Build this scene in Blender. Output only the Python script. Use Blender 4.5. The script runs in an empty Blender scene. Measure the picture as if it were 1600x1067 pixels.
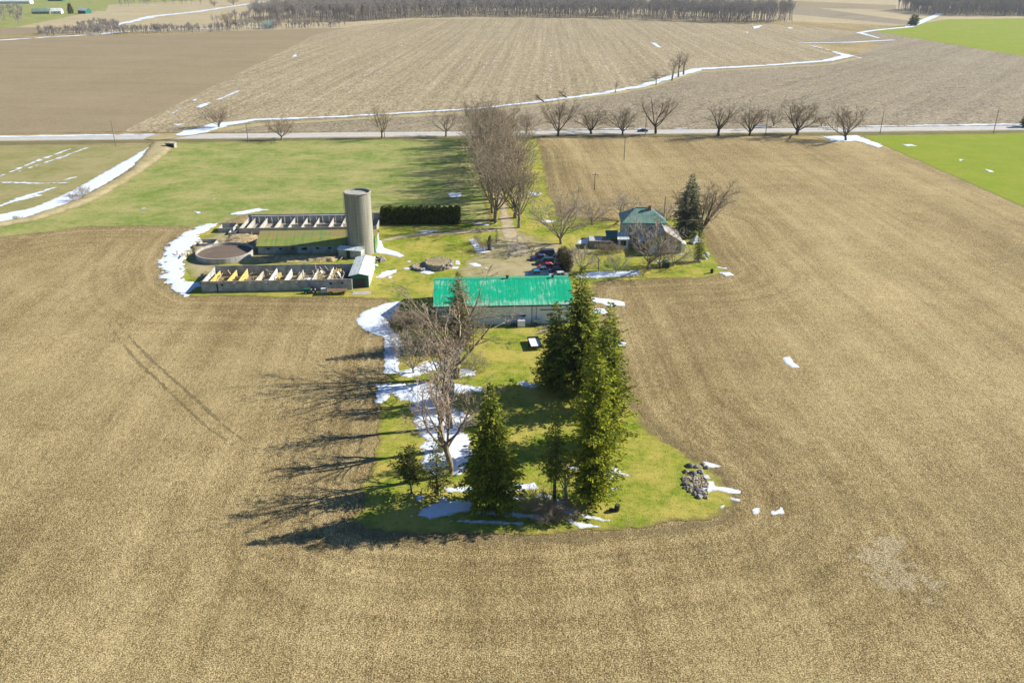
import bpy, math, random
import numpy as np
from mathutils import Vector, Matrix

sc = bpy.context.scene
COL = sc.collection
rad = math.radians
# ------------------------------------------------------------------ camera
FPX, CX, CY, CAMH = 1300.0, 800.0, 533.5, 66.7
PITCH = math.atan((CY + 50) / FPX)
cam_d = bpy.data.cameras.new('camera'); cam = bpy.data.objects.new('camera', cam_d); COL.objects.link(cam)
cam_d.sensor_width = 36; cam_d.lens = 36 * FPX / 1600; cam_d.clip_start = 1; cam_d.clip_end = 20000
cam.location = (0, 0, CAMH); cam.rotation_euler = (math.pi / 2 - PITCH, 0, 0)
sc.camera = cam
cP, sP = math.cos(PITCH), math.sin(PITCH)

def G(px, py, z=0.0):
    """where the sight line of a place measured in the photograph meets height z"""
    u = (px - CX) / FPX; v = (CY - py) / FPX
    dy = v * sP + cP; dz = v * cP - sP
    t = (z - CAMH) / dz
    return (u * t, dy * t)

def HT(py_base, py_top, back=0.0):
    """height of an upright thing from the rows of its foot and its top"""
    y = G(800, py_base)[1] + back
    v = (CY - py_top) / FPX
    return CAMH + y * (v * cP - sP) / (v * sP + cP)

def SC(py):
    """pixels of the photograph per metre at a ground row"""
    y = G(800, py)[1]
    return FPX / (y * cP + CAMH * sP)

YAW = rad(2.8)          # the farm's own grid

# ------------------------------------------------------------------ objects
def tag(o, label=None, cat=None, group=None, kind=None):
    if label: o['label'] = label
    if cat: o['category'] = cat
    if group: o['group'] = group
    if kind: o['kind'] = kind
    return o

def mesh_obj(name, verts, faces, mat, parent=None, smooth=False):
    me = bpy.data.meshes.new(name)
    me.from_pydata([tuple(v) for v in verts] if not isinstance(verts, np.ndarray) else verts.tolist(), [],
                   faces if not isinstance(faces, np.ndarray) else faces.tolist())
    if mat: me.materials.append(mat)
    if smooth: me.shade_smooth()
    me.update()
    o = bpy.data.objects.new(name, me); COL.objects.link(o)
    if parent: o.parent = parent
    return o

def empty(name, x, y, z=0, rz=0, label=None, cat=None, group=None):
    o = bpy.data.objects.new(name, None); COL.objects.link(o); o.empty_display_size = .5
    o.location = (x, y, z); o.rotation_euler = (0, 0, rz)
    return tag(o, label, cat, group)

def copy_tree(o, parent=None):
    c = o.copy(); COL.objects.link(c); c.parent = parent
    for ch in list(o.children): copy_tree(ch, c)
    return c

class MB:
    def __init__(s): s.v = []; s.f = []
    def quad(s, *p):
        n = len(s.v); s.v += [tuple(q) for q in p]; s.f.append(tuple(range(n, n + len(p)))); return s
    def box(s, x0, y0, z0, x1, y1, z1):
        n = len(s.v)
        s.v += [(x0,y0,z0),(x1,y0,z0),(x1,y1,z0),(x0,y1,z0),(x0,y0,z1),(x1,y0,z1),(x1,y1,z1),(x0,y1,z1)]
        s.f += [tuple(n + i for i in q) for q in ((0,3,2,1),(4,5,6,7),(0,1,5,4),(1,2,6,5),(2,3,7,6),(3,0,4,7))]
        return s
    def slab(s, pts, th):
        """polygon given from above (counter-clockwise), thickened downwards"""
        n = len(s.v); k = len(pts)
        s.v += [tuple(p) for p in pts] + [(p[0], p[1], p[2] - th) for p in pts]
        s.f.append(tuple(range(n, n + k))); s.f.append(tuple(range(n + 2*k - 1, n + k - 1, -1)))
        for i in range(k):
            j = (i + 1) % k; s.f.append((n + i, n + k + i, n + k + j, n + j))
        return s
    def tube(s, pts, rs, sides=6, cap=True):
        tube_into(s.v, s.f, pts, rs, sides, cap); return s
    def cyl(s, x, y, z0, z1, r0, r1=None, sides=24, cap=True):
        r1 = r0 if r1 is None else r1
        return s.tube([Vector((x,y,z0)), Vector((x,y,z1))], [r0, r1], sides, cap)
    def build(s, name, mat, parent=None, smooth=False):
        return mesh_obj(name, s.v, s.f, mat, parent, smooth)

def tube_into(V, F, pts, rs, sides, cap=False):
    n0 = len(V); k = len(pts)
    for i, p in enumerate(pts):
        a = pts[min(i + 1, k - 1)] - pts[max(i - 1, 0)]
        a = a.normalized() if a.length > 1e-9 else Vector((0, 0, 1))
        u = a.cross(Vector((0, 0, 1)))
        if u.length < 0.05: u = Vector((1, 0, 0))
        u.normalize(); w = a.cross(u)
        for j in range(sides):
            t = 2 * math.pi * j / sides
            q = p + (u * math.cos(t) + w * math.sin(t)) * rs[i]
            V.append((q.x, q.y, q.z))
    for i in range(k - 1):
        for j in range(sides):
            j2 = (j + 1) % sides; b = n0 + i * sides
            F.append((b + j, b + j2, b + sides + j2, b + sides + j))
    if cap:
        F.append(tuple(n0 + j for j in range(sides - 1, -1, -1)))
        F.append(tuple(n0 + (k - 1) * sides + j for j in range(sides)))

# ------------------------------------------------------------------ node materials
class N:
    def __init__(s, name, rough=0.9, spec=0.2):
        s.m = bpy.data.materials.new(name); s.m.use_nodes = True
        s.t = s.m.node_tree; s.b = s.t.nodes['Principled BSDF']
        s.b.inputs['Roughness'].default_value = rough
        s.b.inputs['Specular IOR Level'].default_value = spec
        s.L = s.t.links
    def _in(s, sock, v):
        if isinstance(v, bpy.types.NodeSocket): s.L.new(v, sock)
        elif v is not None:
            if isinstance(v, (tuple, list)) and len(v) == 3 and sock.type == 'RGBA': v = (*v, 1)
            sock.default_value = v
    def co(s): return s.t.nodes.new('ShaderNodeTexCoord').outputs['Object']
    def attr(s, n):
        a = s.t.nodes.new('ShaderNodeAttribute'); a.attribute_name = n; return a.outputs['Fac']
    def rnd(s): return s.t.nodes.new('ShaderNodeObjectInfo').outputs['Random']
    def map(s, vec, scale=(1,1,1), rot=0.0, loc=(0,0,0)):
        n = s.t.nodes.new('ShaderNodeMapping'); n.vector_type = 'POINT'
        s.L.new(vec, n.inputs[0]); n.inputs['Location'].default_value = loc
        n.inputs['Rotation'].default_value = (0, 0, rot); n.inputs['Scale'].default_value = scale
        return n.outputs[0]
    def rows(s, vec, yaw, sx, sy):
        """coordinates turned onto the rows, then squeezed"""
        return s.map(s.map(vec, rot=-yaw), scale=(sx, sy, 1))
    def noise(s, vec, scale=1, detail=2, rough=.5, dist=0):
        n = s.t.nodes.new('ShaderNodeTexNoise'); s.L.new(vec, n.inputs['Vector'])
        n.inputs['Scale'].default_value = scale; n.inputs['Detail'].default_value = detail
        n.inputs['Roughness'].default_value = rough; n.inputs['Distortion'].default_value = dist
        return n.outputs[0]
    def vor(s, vec, scale=1):
        n = s.t.nodes.new('ShaderNodeTexVoronoi'); s.L.new(vec, n.inputs['Vector'])
        n.inputs['Scale'].default_value = scale; return n.outputs['Color'], n.outputs['Distance']
    def math(s, op, a, b=0.0, c=None, clamp=False):
        n = s.t.nodes.new('ShaderNodeMath'); n.operation = op; n.use_clamp = clamp
        s._in(n.inputs[0], a); s._in(n.inputs[1], b)
        if c is not None: s._in(n.inputs[2], c)
        return n.outputs[0]
    def rng(s, v, a, b, c=0.0, d=1.0):
        n = s.t.nodes.new('ShaderNodeMapRange'); s._in(n.inputs[0], v)
        for i, q in enumerate((a, b, c, d)): n.inputs[i + 1].default_value = q
        return n.outputs[0]
    def ramp(s, fac, stops):
        n = s.t.nodes.new('ShaderNodeValToRGB'); s._in(n.inputs[0], fac)
        e = n.color_ramp.elements
        while len(e) < len(stops): e.new(.5)
        for el, (p, c) in zip(e, stops): el.position = p; el.color = (*c, 1)
        return n.outputs[0]
    def mix(s, f, a, b):
        n = s.t.nodes.new('ShaderNodeMix'); n.data_type = 'RGBA'
        s._in(n.inputs[0], f); s._in(n.inputs[6], a); s._in(n.inputs[7], b)
        return n.outputs[2]
    def comb(s, x, y, z=0.0):
        n = s.t.nodes.new('ShaderNodeCombineXYZ'); s._in(n.inputs[0], x); s._in(n.inputs[1], y); s._in(n.inputs[2], z)
        return n.outputs[0]
    def sep(s, v):
        n = s.t.nodes.new('ShaderNodeSeparateXYZ'); s.L.new(v, n.inputs[0]); return n.outputs
    def bump(s, h, dist=.05, strength=1.0):
        n = s.t.nodes.new('ShaderNodeBump'); s.L.new(h, n.inputs['Height'])
        n.inputs['Distance'].default_value = dist; n.inputs['Strength'].default_value = strength
        s.L.new(n.outputs[0], s.b.inputs['Normal'])
    def col(s, c): s._in(s.b.inputs['Base Color'], c); return s.m

def flat(name, c, rough=.7, spec=.3, metal=0, var=.25, scale=1.5):
    n = N(name, rough, spec); n.b.inputs['Metallic'].default_value = metal
    k = n.noise(n.co(), scale, 4, .6)
    lo = tuple(q * (1 - var) for q in c); hi = tuple(min(1, q * (1 + var)) for q in c)
    return n.col(n.ramp(k, [(.3, lo), (.7, hi)]))

def stubble(name, dark, mid, light, yaw, big=.5, fine=2.6, rowk=.35, ring=False, rowscale=.33, bump=.10, rowlen=.008):
    n = N(name, .95, .1); c = n.co()
    f1 = n.noise(c, fine * 2.3, 2, .6, .6)
    f2 = n.noise(n.rows(c, yaw, 1.5, .7), fine * .5, 3, .65, .4)
    f = n.math('ADD', n.math('MULTIPLY', f1, .76), n.math('MULTIPLY', f2, .24))
    f = n.rng(f, .375, .625)
    rows = n.noise(n.rows(c, yaw, rowscale, rowlen), 1.0, 5, .72)
    rows2 = n.noise(n.rows(c, yaw, .055, .004), 1.0, 3, .6)
    lg = n.noise(c, .018, 4, .6); md = n.noise(c, .14, 4, .65)
    s = n.math('ADD', n.math('MULTIPLY', n.math('SUBTRACT', rows, .5), rowk), n.math('MULTIPLY', n.math('SUBTRACT', lg, .5), big))
    s = n.math('ADD', s, n.math('MULTIPLY', n.math('SUBTRACT', rows2, .5), big * .9))
    s = n.math('ADD', s, n.math('MULTIPLY', n.math('SUBTRACT', md, .5), big * .7))
    if ring:
        d = n.attr('yard')
        near = n.rng(d, 30, 9)
        band = n.noise(n.comb(n.math('MULTIPLY', d, .42), n.math('MULTIPLY', md, .5)), 1, 4, .7)
        s = n.math('ADD', s, n.math('MULTIPLY', n.math('MULTIPLY', n.math('SUBTRACT', band, .5), 1.0), near))
        s = n.math('SUBTRACT', s, n.math('MULTIPLY', n.rng(d, 34, 6), .10))
    f = n.math('ADD', f, s)
    colr = n.ramp(f, [(.0, dark), (.42, mid), (.72, tuple((a + b) / 2 for a, b in zip(mid, light))), (1.0, light)])
    hue = n.noise(c, .05, 3, .6)
    colr = n.mix(n.rng(hue, .45, .7, 0, .3), colr, n.mix(.5, colr, (.25, .22, .09)))
    n.bump(f1, bump)
    return n.col(colr)

M = {}
SOILD, SOILM, STRAW = (.092, .063, .025), (.262, .194, .087), (.62, .49, .255)
M['field'] = stubble('stubble_soil', SOILD, SOILM, STRAW, YAW, big=.6, rowk=.55, ring=True)
M['field_rows'] = stubble('stubble_rows', (.145, .115, .065), (.295, .238, .145), (.56, .465, .30), rad(-2.4), big=.25, rowk=1.0, rowscale=.26, fine=.36, rowlen=.0022)
M['field_grey'] = stubble('stubble_grey', (.125, .103, .067), (.255, .21, .142), (.44, .37, .255), rad(-38), big=.35, rowk=.7, rowscale=.16, fine=.36, rowlen=.003)
M['field_smooth'] = stubble('worked_soil', (.185, .145, .085), (.28, .22, .13), (.38, .305, .19), rad(80), big=.5, rowk=.3, fine=1.2)
M['field_pale'] = stubble('pale_field', (.27, .215, .12), (.42, .345, .205), (.55, .46, .29), rad(70), big=.6, rowk=.5, rowscale=.03)
M['track'] = stubble('track_soil', (.055, .037, .017), (.105, .075, .035), (.27, .2, .11), YAW, big=.3)
M['headland'] = stubble('headland_soil', (.09, .063, .028), (.165, .122, .056), (.36, .285, .15), YAW, big=.4)
M['residue'] = stubble('straw_patch', (.12, .09, .045), (.29, .23, .125), (.64, .53, .34), YAW, big=.5)

def grass(name, g1, g2, y1, soil, yamt=.5, sc_=1.0):
    n = N(name, .95, .1); c = n.co()
    a = n.noise(c, .11 * sc_, 4, .65); b = n.noise(c, .5 * sc_, 5, .78); f = n.noise(c, 3.6, 4, .7)
    st = n.noise(n.rows(c, YAW, .05, .3), 1, 3, .6)
    gcol = n.ramp(n.math('ADD', n.math('MULTIPLY', f, .6), n.math('MULTIPLY', b, .4)), [(.40, g1), (.60, g2)])
    dry = n.math('ADD', n.math('MULTIPLY', a, .55), n.math('ADD', n.math('MULTIPLY', b, .3), n.math('MULTIPLY', st, .15)))
    gcol = n.mix(n.rng(dry, .5 - .12 * yamt, .66 - .1 * yamt, 0, .9), gcol, y1)
    gcol = n.mix(n.rng(n.noise(c, 1.2, 4, .75), .46, .28, 0, .6), gcol, tuple(q * .45 for q in g1))
    e = n.attr('edge')
    k = n.math('ADD', e, n.math('MULTIPLY', n.math('SUBTRACT', n.noise(c, .8, 4, .7), .5), 3.0))
    gcol = n.mix(n.rng(k, 1.2, -.2), gcol, soil)
    n.bump(f, .12)
    return n.col(gcol)
M['lawn'] = grass('lawn_grass', (.075, .15, .005), (.21, .31, .010), (.46, .375, .09), (.19, .15, .06), .92)
M['lawn_far'] = grass('meadow_grass', (.135, .20, .035), (.245, .305, .07), (.40, .355, .14), (.21, .17, .08), .7, .6)
M['lawn_pale'] = grass('pale_meadow', (.2, .2, .06), (.29, .28, .1), (.36, .31, .15), (.2, .16, .09), .9, .5)
M['wheat'] = grass('winter_wheat', (.205, .265, .016), (.255, .31, .024), (.31, .31, .04), (.17, .15, .07), .1, .3)
M['verge'] = grass('verge_grass', (.11, .12, .04), (.17, .17, .06), (.24, .2, .1), (.18, .145, .08), .9)
M['dry'] = grass('dry_grass', (.3, .25, .11), (.4, .33, .17), (.46, .39, .22), (.25, .2, .11), .9)

n = N('snow', .6, .3); c = n.co(); k = n.noise(c, 1.1, 4, .7); e = n.attr('edge')
kk = n.math('ADD', e, n.math('MULTIPLY', n.math('SUBTRACT', k, .5), 1.2))
n.bump(n.noise(c, .9, 3, .6), .10)
M['snow'] = n.col(n.mix(n.rng(kk, .42, -.1), n.ramp(k, [(.3, (.66, .735, .83)), (.7, (.74, .81, .90))]), (.42, .4, .35)))
n = N('asphalt', .85, .3); c = n.co(); k = n.noise(c, .35, 4, .7)
M['asphalt'] = n.col(n.ramp(k, [(.35, (.46, .45, .42)), (.65, (.56, .54, .51))]))
n = N('gravel', .95, .2); c = n.co(); k = n.noise(c, .4, 5, .75); e = n.attr('edge')
cc = n.ramp(k, [(.35, (.34, .275, .17)), (.65, (.53, .44, .29))])
M['gravel'] = n.col(n.mix(n.rng(n.math('ADD', e, n.math('MULTIPLY', n.math('SUBTRACT', n.noise(c, .9, 4, .7), .5), 2.4)), .9, -.2), cc, (.24, .22, .085)))
n.bump(n.noise(c, 4, 3, .6), .05)
n = N('yard_dirt', .95, .15); c = n.co(); k = n.noise(c, .18, 5, .75); e = n.attr('edge')
cc = n.ramp(k, [(.3, (.22, .2, .07)), (.5, (.37, .31, .16)), (.7, (.44, .37, .23))])
M['yard'] = n.col(n.mix(n.rng(n.math('ADD', e, n.math('MULTIPLY', n.math('SUBTRACT', n.noise(c, .3, 4, .7), .5), 8)), 2.5, -.6), cc, (.21, .22, .035)))

def bark(name, a, b):
    n = N(name, .9, .15); k = n.noise(n.map(n.co(), (1, 1, .25)), 3, 4, .7)
    return n.col(n.ramp(k, [(.35, a), (.65, b)]))
M['bark'] = bark('grey_bark', (.17, .135, .09), (.36, .30, .21))
M['twig'] = bark('grey_twig', (.26, .205, .135), (.42, .34, .235))
M['bark_dark'] = bark('dark_bark', (.07, .057, .045), (.15, .12, .09))
M['twig_red'] = bark('reddish_twig', (.31, .22, .145), (.46, .36, .25))
M['twig_pale'] = bark('pale_twig', (.33, .275, .21), (.47, .4, .32))
M['bark_wood'] = bark('woodlot_bark', (.22, .195, .175), (.40, .36, .325))

def needles(name, a, b, c_, tr=.15):
    n = N(name, .8, .15); c = n.co()
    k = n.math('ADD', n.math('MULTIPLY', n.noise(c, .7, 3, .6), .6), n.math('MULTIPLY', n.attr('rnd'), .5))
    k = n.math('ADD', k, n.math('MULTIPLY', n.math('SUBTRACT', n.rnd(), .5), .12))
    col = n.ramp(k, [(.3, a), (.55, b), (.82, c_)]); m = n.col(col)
    t = n.t.nodes.new('ShaderNodeBsdfTranslucent'); n.L.new(col, t.inputs[0])
    mx = n.t.nodes.new('ShaderNodeMixShader'); mx.inputs[0].default_value = tr
    out = [q for q in n.t.nodes if q.type == 'OUTPUT_MATERIAL'][0]
    n.L.new(n.b.outputs[0], mx.inputs[1]); n.L.new(t.outputs[0], mx.inputs[2]); n.L.new(mx.outputs[0], out.inputs[0])
    return m
M['spruce'] = needles('spruce_needles', (.045, .075, .009), (.155, .195, .018), (.42, .43, .045))
M['pine'] = needles('pine_needles', (.045, .075, .008), (.17, .215, .014), (.46, .46, .03))
M['spruce_blue'] = needles('blue_spruce_needles', (.06, .085, .04), (.17, .20, .10), (.34, .36, .21))
M['larch'] = needles('thin_conifer_needles', (.10, .09, .03), (.23, .195, .075), (.38, .32, .14))
M['larch_green'] = needles('young_pine_needles', (.05, .07, .015), (.13, .155, .03), (.28, .29, .05), .35)
M['cedar'] = needles('cedar_foliage', (.04, .055, .010), (.10, .13, .02), (.21, .23, .04))
M['cedar_dull'] = needles('dull_cedar_foliage', (.075, .07, .025), (.15, .135, .05), (.25, .22, .1))

n = N('concrete', .9, .2); c = n.co()
k = n.noise(n.map(c, (.6, .6, .12)), 1.4, 5, .7)
M['concrete'] = n.col(n.ramp(k, [(.3, (.3, .285, .25)), (.7, (.5, .48, .43))]))
n = N('silo_concrete', .9, .2); c = n.co(); xyz = n.sep(c)
ang = n.math('ARCTAN2', xyz[1], xyz[0])
st = n.noise(n.comb(n.math('MULTIPLY', ang, 3.2), n.math('MULTIPLY', xyz[2], .05)), 1.3, 4, .7)
hoop = n.math('PINGPONG', n.math('MULTIPLY', xyz[2], 1.0), .5)
top = n.rng(xyz[2], 15.0, 17.5, 0, .6)
cc = n.ramp(st, [(.3, (.19, .18, .145)), (.52, (.32, .305, .245)), (.75, (.44, .42, .345))])
cc = n.mix(n.rng(hoop, .06, .0, 0, .45), cc, (.2, .17, .13))
M['silo'] = n.col(n.mix(n.math('MULTIPLY', top, n.rng(st, .4, .6)), cc, (.2, .17, .13)))
M['block'] = flat('block_wall', (.38, .39, .36), .9, .2, var=.35, scale=.8)
M['white'] = flat('white_siding', (.74, .76, .76), .6, .3, var=.05, scale=.5)
n = N('white_metal_siding', .5, .4); c = n.co(); xyz = n.sep(c)
w = n.math('PINGPONG', n.math('MULTIPLY', xyz[0], 1.1), .5)
k = n.noise(n.map(c, (.7, .7, .15)), 1.0, 4, .7)
M['siding'] = n.col(n.mix(n.rng(w, .04, .0, 0, .22), n.ramp(k, [(.3, (.76, .82, .86)), (.7, (.84, .88, .91))]), (.4, .42, .42)))

def metal_roof(name, base, base2, streak, amt, eave=None, seam=1.1, sk=(1, .06)):
    n = N(name, .45, .4); c = n.co(); xyz = n.sep(c)
    w = n.math('PINGPONG', n.math('MULTIPLY', xyz[0], seam), .5)
    bd = n.noise(n.comb(n.math('MULTIPLY', xyz[0], 1.0), n.math('MULTIPLY', xyz[1], .05)), 1.1, 4, .7)
    col = n.ramp(bd, [(.35, base), (.65, base2)])
    s = n.noise(n.comb(n.math('MULTIPLY', xyz[0], 2.2), n.math('MULTIPLY', xyz[1], .38)), 1.0, 4, .75)
    s2 = n.noise(n.map(c, (.12, .35, 0)), 1.0, 3, .6)
    th = n.math('ADD', n.math('MULTIPLY', s, .65), n.math('MULTIPLY', s2, .45))
    if eave is not None:
        th = n.math('ADD', th, n.rng(xyz[1], eave + 2.2, eave + .2, 0, .14))
    col = n.mix(n.rng(th, .62 - amt * .2, .7 - amt * .1, 0, .8), col, streak)
    col = n.mix(n.rng(n.noise(c, .45, 5, .75), .56, .72, 0, .35), col, tuple(q * .5 + .03 for q in base))
    col = n.mix(n.rng(w, .09, .0, 0, .55), col, tuple(q * .5 for q in base))
    return n.col(col)
M['roof_green'] = metal_roof('green_metal_roof', (.002, .36, .17), (.004, .45, .235), (.36, .58, .45), .16, eave=-9.1)
n = N('rusty_green_roof', .7, .2); c = n.co(); xyz = n.sep(c)
w = n.math('PINGPONG', n.math('MULTIPLY', xyz[0], .9), .5)
bd = n.noise(n.comb(n.math('MULTIPLY', xyz[0], .9), n.math('MULTIPLY', xyz[1], .12)), 1.2, 4, .75)
b2 = n.noise(n.comb(n.math('MULTIPLY', xyz[0], .12), n.math('MULTIPLY', xyz[1], .5), 3.0), 1.0, 3, .6)
up = n.rng(xyz[1], -2.6, -2.4)
rr = n.math('ADD', n.math('MULTIPLY', bd, .55), n.math('MULTIPLY', b2, .45))
c1 = n.ramp(rr, [(.40, (.15, .25, .075)), (.52, (.26, .30, .07)), (.62, (.38, .32, .065))])
c2 = n.ramp(rr, [(.40, (.17, .27, .09)), (.5, (.29, .27, .10)), (.62, (.42, .22, .09))])
cc = n.mix(up, c1, c2)
M['roof_rust'] = n.col(n.mix(n.rng(w, .07, .0, 0, .4), cc, (.12, .13, .06)))
M['roof_pale'] = metal_roof('pale_green_roof', (.42, .5, .42), (.62, .68, .62), (.85, .87, .87), .9)
M['roof_house'] = metal_roof('weathered_house_roof', (.13, .25, .19), (.22, .34, .26), (.38, .45, .38), .35, seam=1.6)
M['roof_tan'] = metal_roof('tan_house_roof', (.27, .25, .21), (.37, .34, .29), (.5, .48, .45), .5, seam=1.6)
M['ridge_green'] = flat('green_ridge_cap', (.06, .3, .2), .5, .4)
M['green_metal'] = flat('green_metal_siding', (.02, .15, .095), .5, .3, var=.2)
M['green_bright'] = flat('bright_green_siding', (.09, .26, .07), .5, .3, var=.2)
M['dark'] = flat('dark_trim', (.04, .042, .045), .6, .3)
M['glass'] = flat('window_glass', (.03, .04, .05), .12, .6, var=.1)
M['wood_new'] = flat('yellow_plywood', (.54, .41, .13), .8, .2, var=.3)
M['old_panel'] = flat('stained_panel', (.42, .38, .3), .85, .2, var=.35, scale=.9)
M['panel_white'] = flat('chalky_panel', (.55, .54, .49), .85, .2, var=.3, scale=.8)
M['wood'] = flat('pale_lumber', (.46, .36, .2), .85, .2, var=.4)
M['wood_grey'] = flat('grey_lumber', (.3, .27, .22), .9, .2, var=.4)
M['wood_dark'] = flat('brown_siding', (.2, .13, .08), .85, .2, var=.3)
M['sludge'] = flat('brown_tank_floor', (.16, .12, .09), .9, .2, var=.12, scale=.4)
M['stone'] = flat('field_stone', (.3, .28, .26), .9, .2, var=.5, scale=1.2)
M['stone_brown'] = flat('brown_stone', (.33, .27, .19), .9, .2, var=.55, scale=1.6)
M['stone_dark'] = flat('dark_stone', (.13, .13, .14), .85, .3, var=.5, scale=1.2)
M['house_wall'] = flat('pale_house_siding', (.40, .46, .40), .8, .2, var=.1)
M['garage_wall'] = flat('olive_brown_siding', (.3, .27, .19), .85, .2, var=.15)
M['brick'] = flat('chimney_brick', (.33, .15, .1), .9, .2, var=.3)
M['rubber'] = flat('tyre_rubber', (.02, .02, .02), .85, .2)
M['rim'] = flat('wheel_rim', (.4, .4, .42), .4, .5, metal=.6)
M['lamp'] = flat('headlamp_glass', (.7, .7, .68), .2, .6)
M['tail'] = flat('tail_lamp', (.4, .02, .02), .3, .5)
M['pole'] = flat('grey_pole_wood', (.22, .19, .155), .9, .2)
M['plastic_white'] = flat('white_plastic', (.8, .82, .85), .4, .4, var=.05)
M['black_bin'] = flat('black_plastic', (.025, .028, .03), .5, .4)

# ------------------------------------------------------------------ fractal noise and traced sheets
def vnoise(x, y, seed=0):
    xi = np.floor(x).astype(np.int64); yi = np.floor(y).astype(np.int64)
    fx = x - xi; fy = y - yi; fx = fx * fx * (3 - 2 * fx); fy = fy * fy * (3 - 2 * fy)
    def h(a, b):
        k = (a * 374761393 + b * 668265263 + seed * 974634777) & 0xffffffff
        k = ((k ^ (k >> 13)) * 1274126177) & 0xffffffff
        return ((k ^ (k >> 16)) & 0xffff) / 65535.0
    return (h(xi, yi) * (1 - fx) + h(xi + 1, yi) * fx) * (1 - fy) + (h(xi, yi + 1) * (1 - fx) + h(xi + 1, yi + 1) * fx) * fy
def fbm(x, y, seed=0, oct=4):
    s = 0; a = .5
    for i in range(oct): s = s + a * (vnoise(x, y, seed + i * 17) - .5) * 2; x = x * 2.03; y = y * 2.03; a *= .5
    return s

def seg_dist(P, A, B):
    d = B - A; L = max(1e-9, d @ d)
    t = np.clip(((P - A) @ d) / L, 0, 1)
    q = P - (A + t[:, None] * d)
    return np.sqrt((q * q).sum(1)), t
def poly_sdf(P, poly):
    poly = np.array(poly, float); n = len(poly)
    D = np.full(len(P), 1e9); ins = np.zeros(len(P), bool)
    for i in range(n):
        A, B = poly[i], poly[(i + 1) % n]
        D = np.minimum(D, seg_dist(P, A, B)[0])
        if A[1] != B[1]:
            c = ((A[1] > P[:, 1]) != (B[1] > P[:, 1])) & (P[:, 0] < (B[0] - A[0]) * (P[:, 1] - A[1]) / (B[1] - A[1]) + A[0])
            ins ^= c
    return np.where(ins, D, -D)
def line_sdf(P, pts, ws):
    pts = np.array(pts, float); out = np.full(len(P), -1e9)
    for i in range(len(pts) - 1):
        d, t = seg_dist(P, pts[i], pts[i + 1])
        out = np.maximum(out, ws[i] * (1 - t) + ws[i + 1] * t - d)
    return out

def sheet(name, mat, polys=(), lines=(), res=1.0, amp=.5, ns=2.0, z=.02, hmax=0.0, k=.2, seed=1, holes=(), parent=None, kind='structure', relief=0.0):
    """a ragged-edged ground cover: outline(s) in world metres, edge broken up by fractal noise"""
    allp = [p for q in polys for p in q] + [p for q, w in lines for p in q]
    mw = max([max(w) for q, w in lines], default=0)
    xs = [p[0] for p in allp]; ys = [p[1] for p in allp]
    m = amp * 1.5 + res * 2 + mw
    gx = np.arange(min(xs) - m, max(xs) + m + res, res); gy = np.arange(min(ys) - m, max(ys) + m + res, res)
    X, Y = np.meshgrid(gx, gy); P = np.stack([X.ravel(), Y.ravel()], 1)
    val = np.full(len(P), -1e9)
    for q in polys: val = np.maximum(val, poly_sdf(P, q))
    for q, w in lines: val = np.maximum(val, line_sdf(P, q, w))
    for q in holes: val = np.minimum(val, -poly_sdf(P, q))
    val = val + amp * (fbm(P[:, 0] / ns, P[:, 1] / ns, seed) + (.7 if hmax else .45) * fbm(P[:, 0] / ns * 3.1, P[:, 1] / ns * 3.1, seed + 5))
    nx, ny = len(gx), len(gy); val = np.where(np.abs(val) < 1e-4, 1e-4, val)
    pos = val > 0
    V = []; E = []; vid = {}
    def gv(i):
        r = vid.get(i)
        if r is None:
            r = len(V); vid[i] = r; V.append((P[i, 0], P[i, 1])); E.append(val[i])
        return r
    def ev(a, b):
        kk = (a, b) if a < b else (b, a); r = vid.get(kk)
        if r is None:
            t = val[kk[0]] / (val[kk[0]] - val[kk[1]]); p = P[kk[0]] * (1 - t) + P[kk[1]] * t
            r = len(V); vid[kk] = r; V.append((p[0], p[1])); E.append(0.0)
        return r
    F = []
    pg = pos.reshape(ny, nx); cnt = pg[:-1, :-1].astype(int) + pg[1:, :-1] + pg[:-1, 1:] + pg[1:, 1:]
    for j, i in np.argwhere(cnt > 0):
        a = int(j * nx + i); b = a + 1; c = a + nx + 1; d = a + nx
        if cnt[j, i] == 4: F.append((gv(a), gv(b), gv(c), gv(d))); continue
        for tri in ((a, b, c), (a, c, d)):
            o = []
            for q in range(3):
                p1, p2 = tri[q], tri[(q + 1) % 3]
                if pos[p1]: o.append(gv(p1))
                if pos[p1] != pos[p2]: o.append(ev(p1, p2))
            if len(o) >= 3: F.append(tuple(o))
    if not F: return None
    V = np.array(V); E = np.array(E)
    Z = z + (np.minimum(hmax, k * E) if hmax else 0 * E)
    if relief: Z = Z + np.clip(E, 0, 1) * relief * (fbm(V[:, 0] / 2.5, V[:, 1] / 2.5, seed + 9) + .4)
    o = mesh_obj(name, np.column_stack([V, Z]), F, mat, parent, smooth=bool(hmax))
    at = o.data.attributes.new('edge', 'FLOAT', 'POINT'); at.data.foreach_set('value', E.astype(np.float32))
    if kind: o['kind'] = kind
    return o
def W(*pp): return [G(*p) for p in pp]

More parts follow.
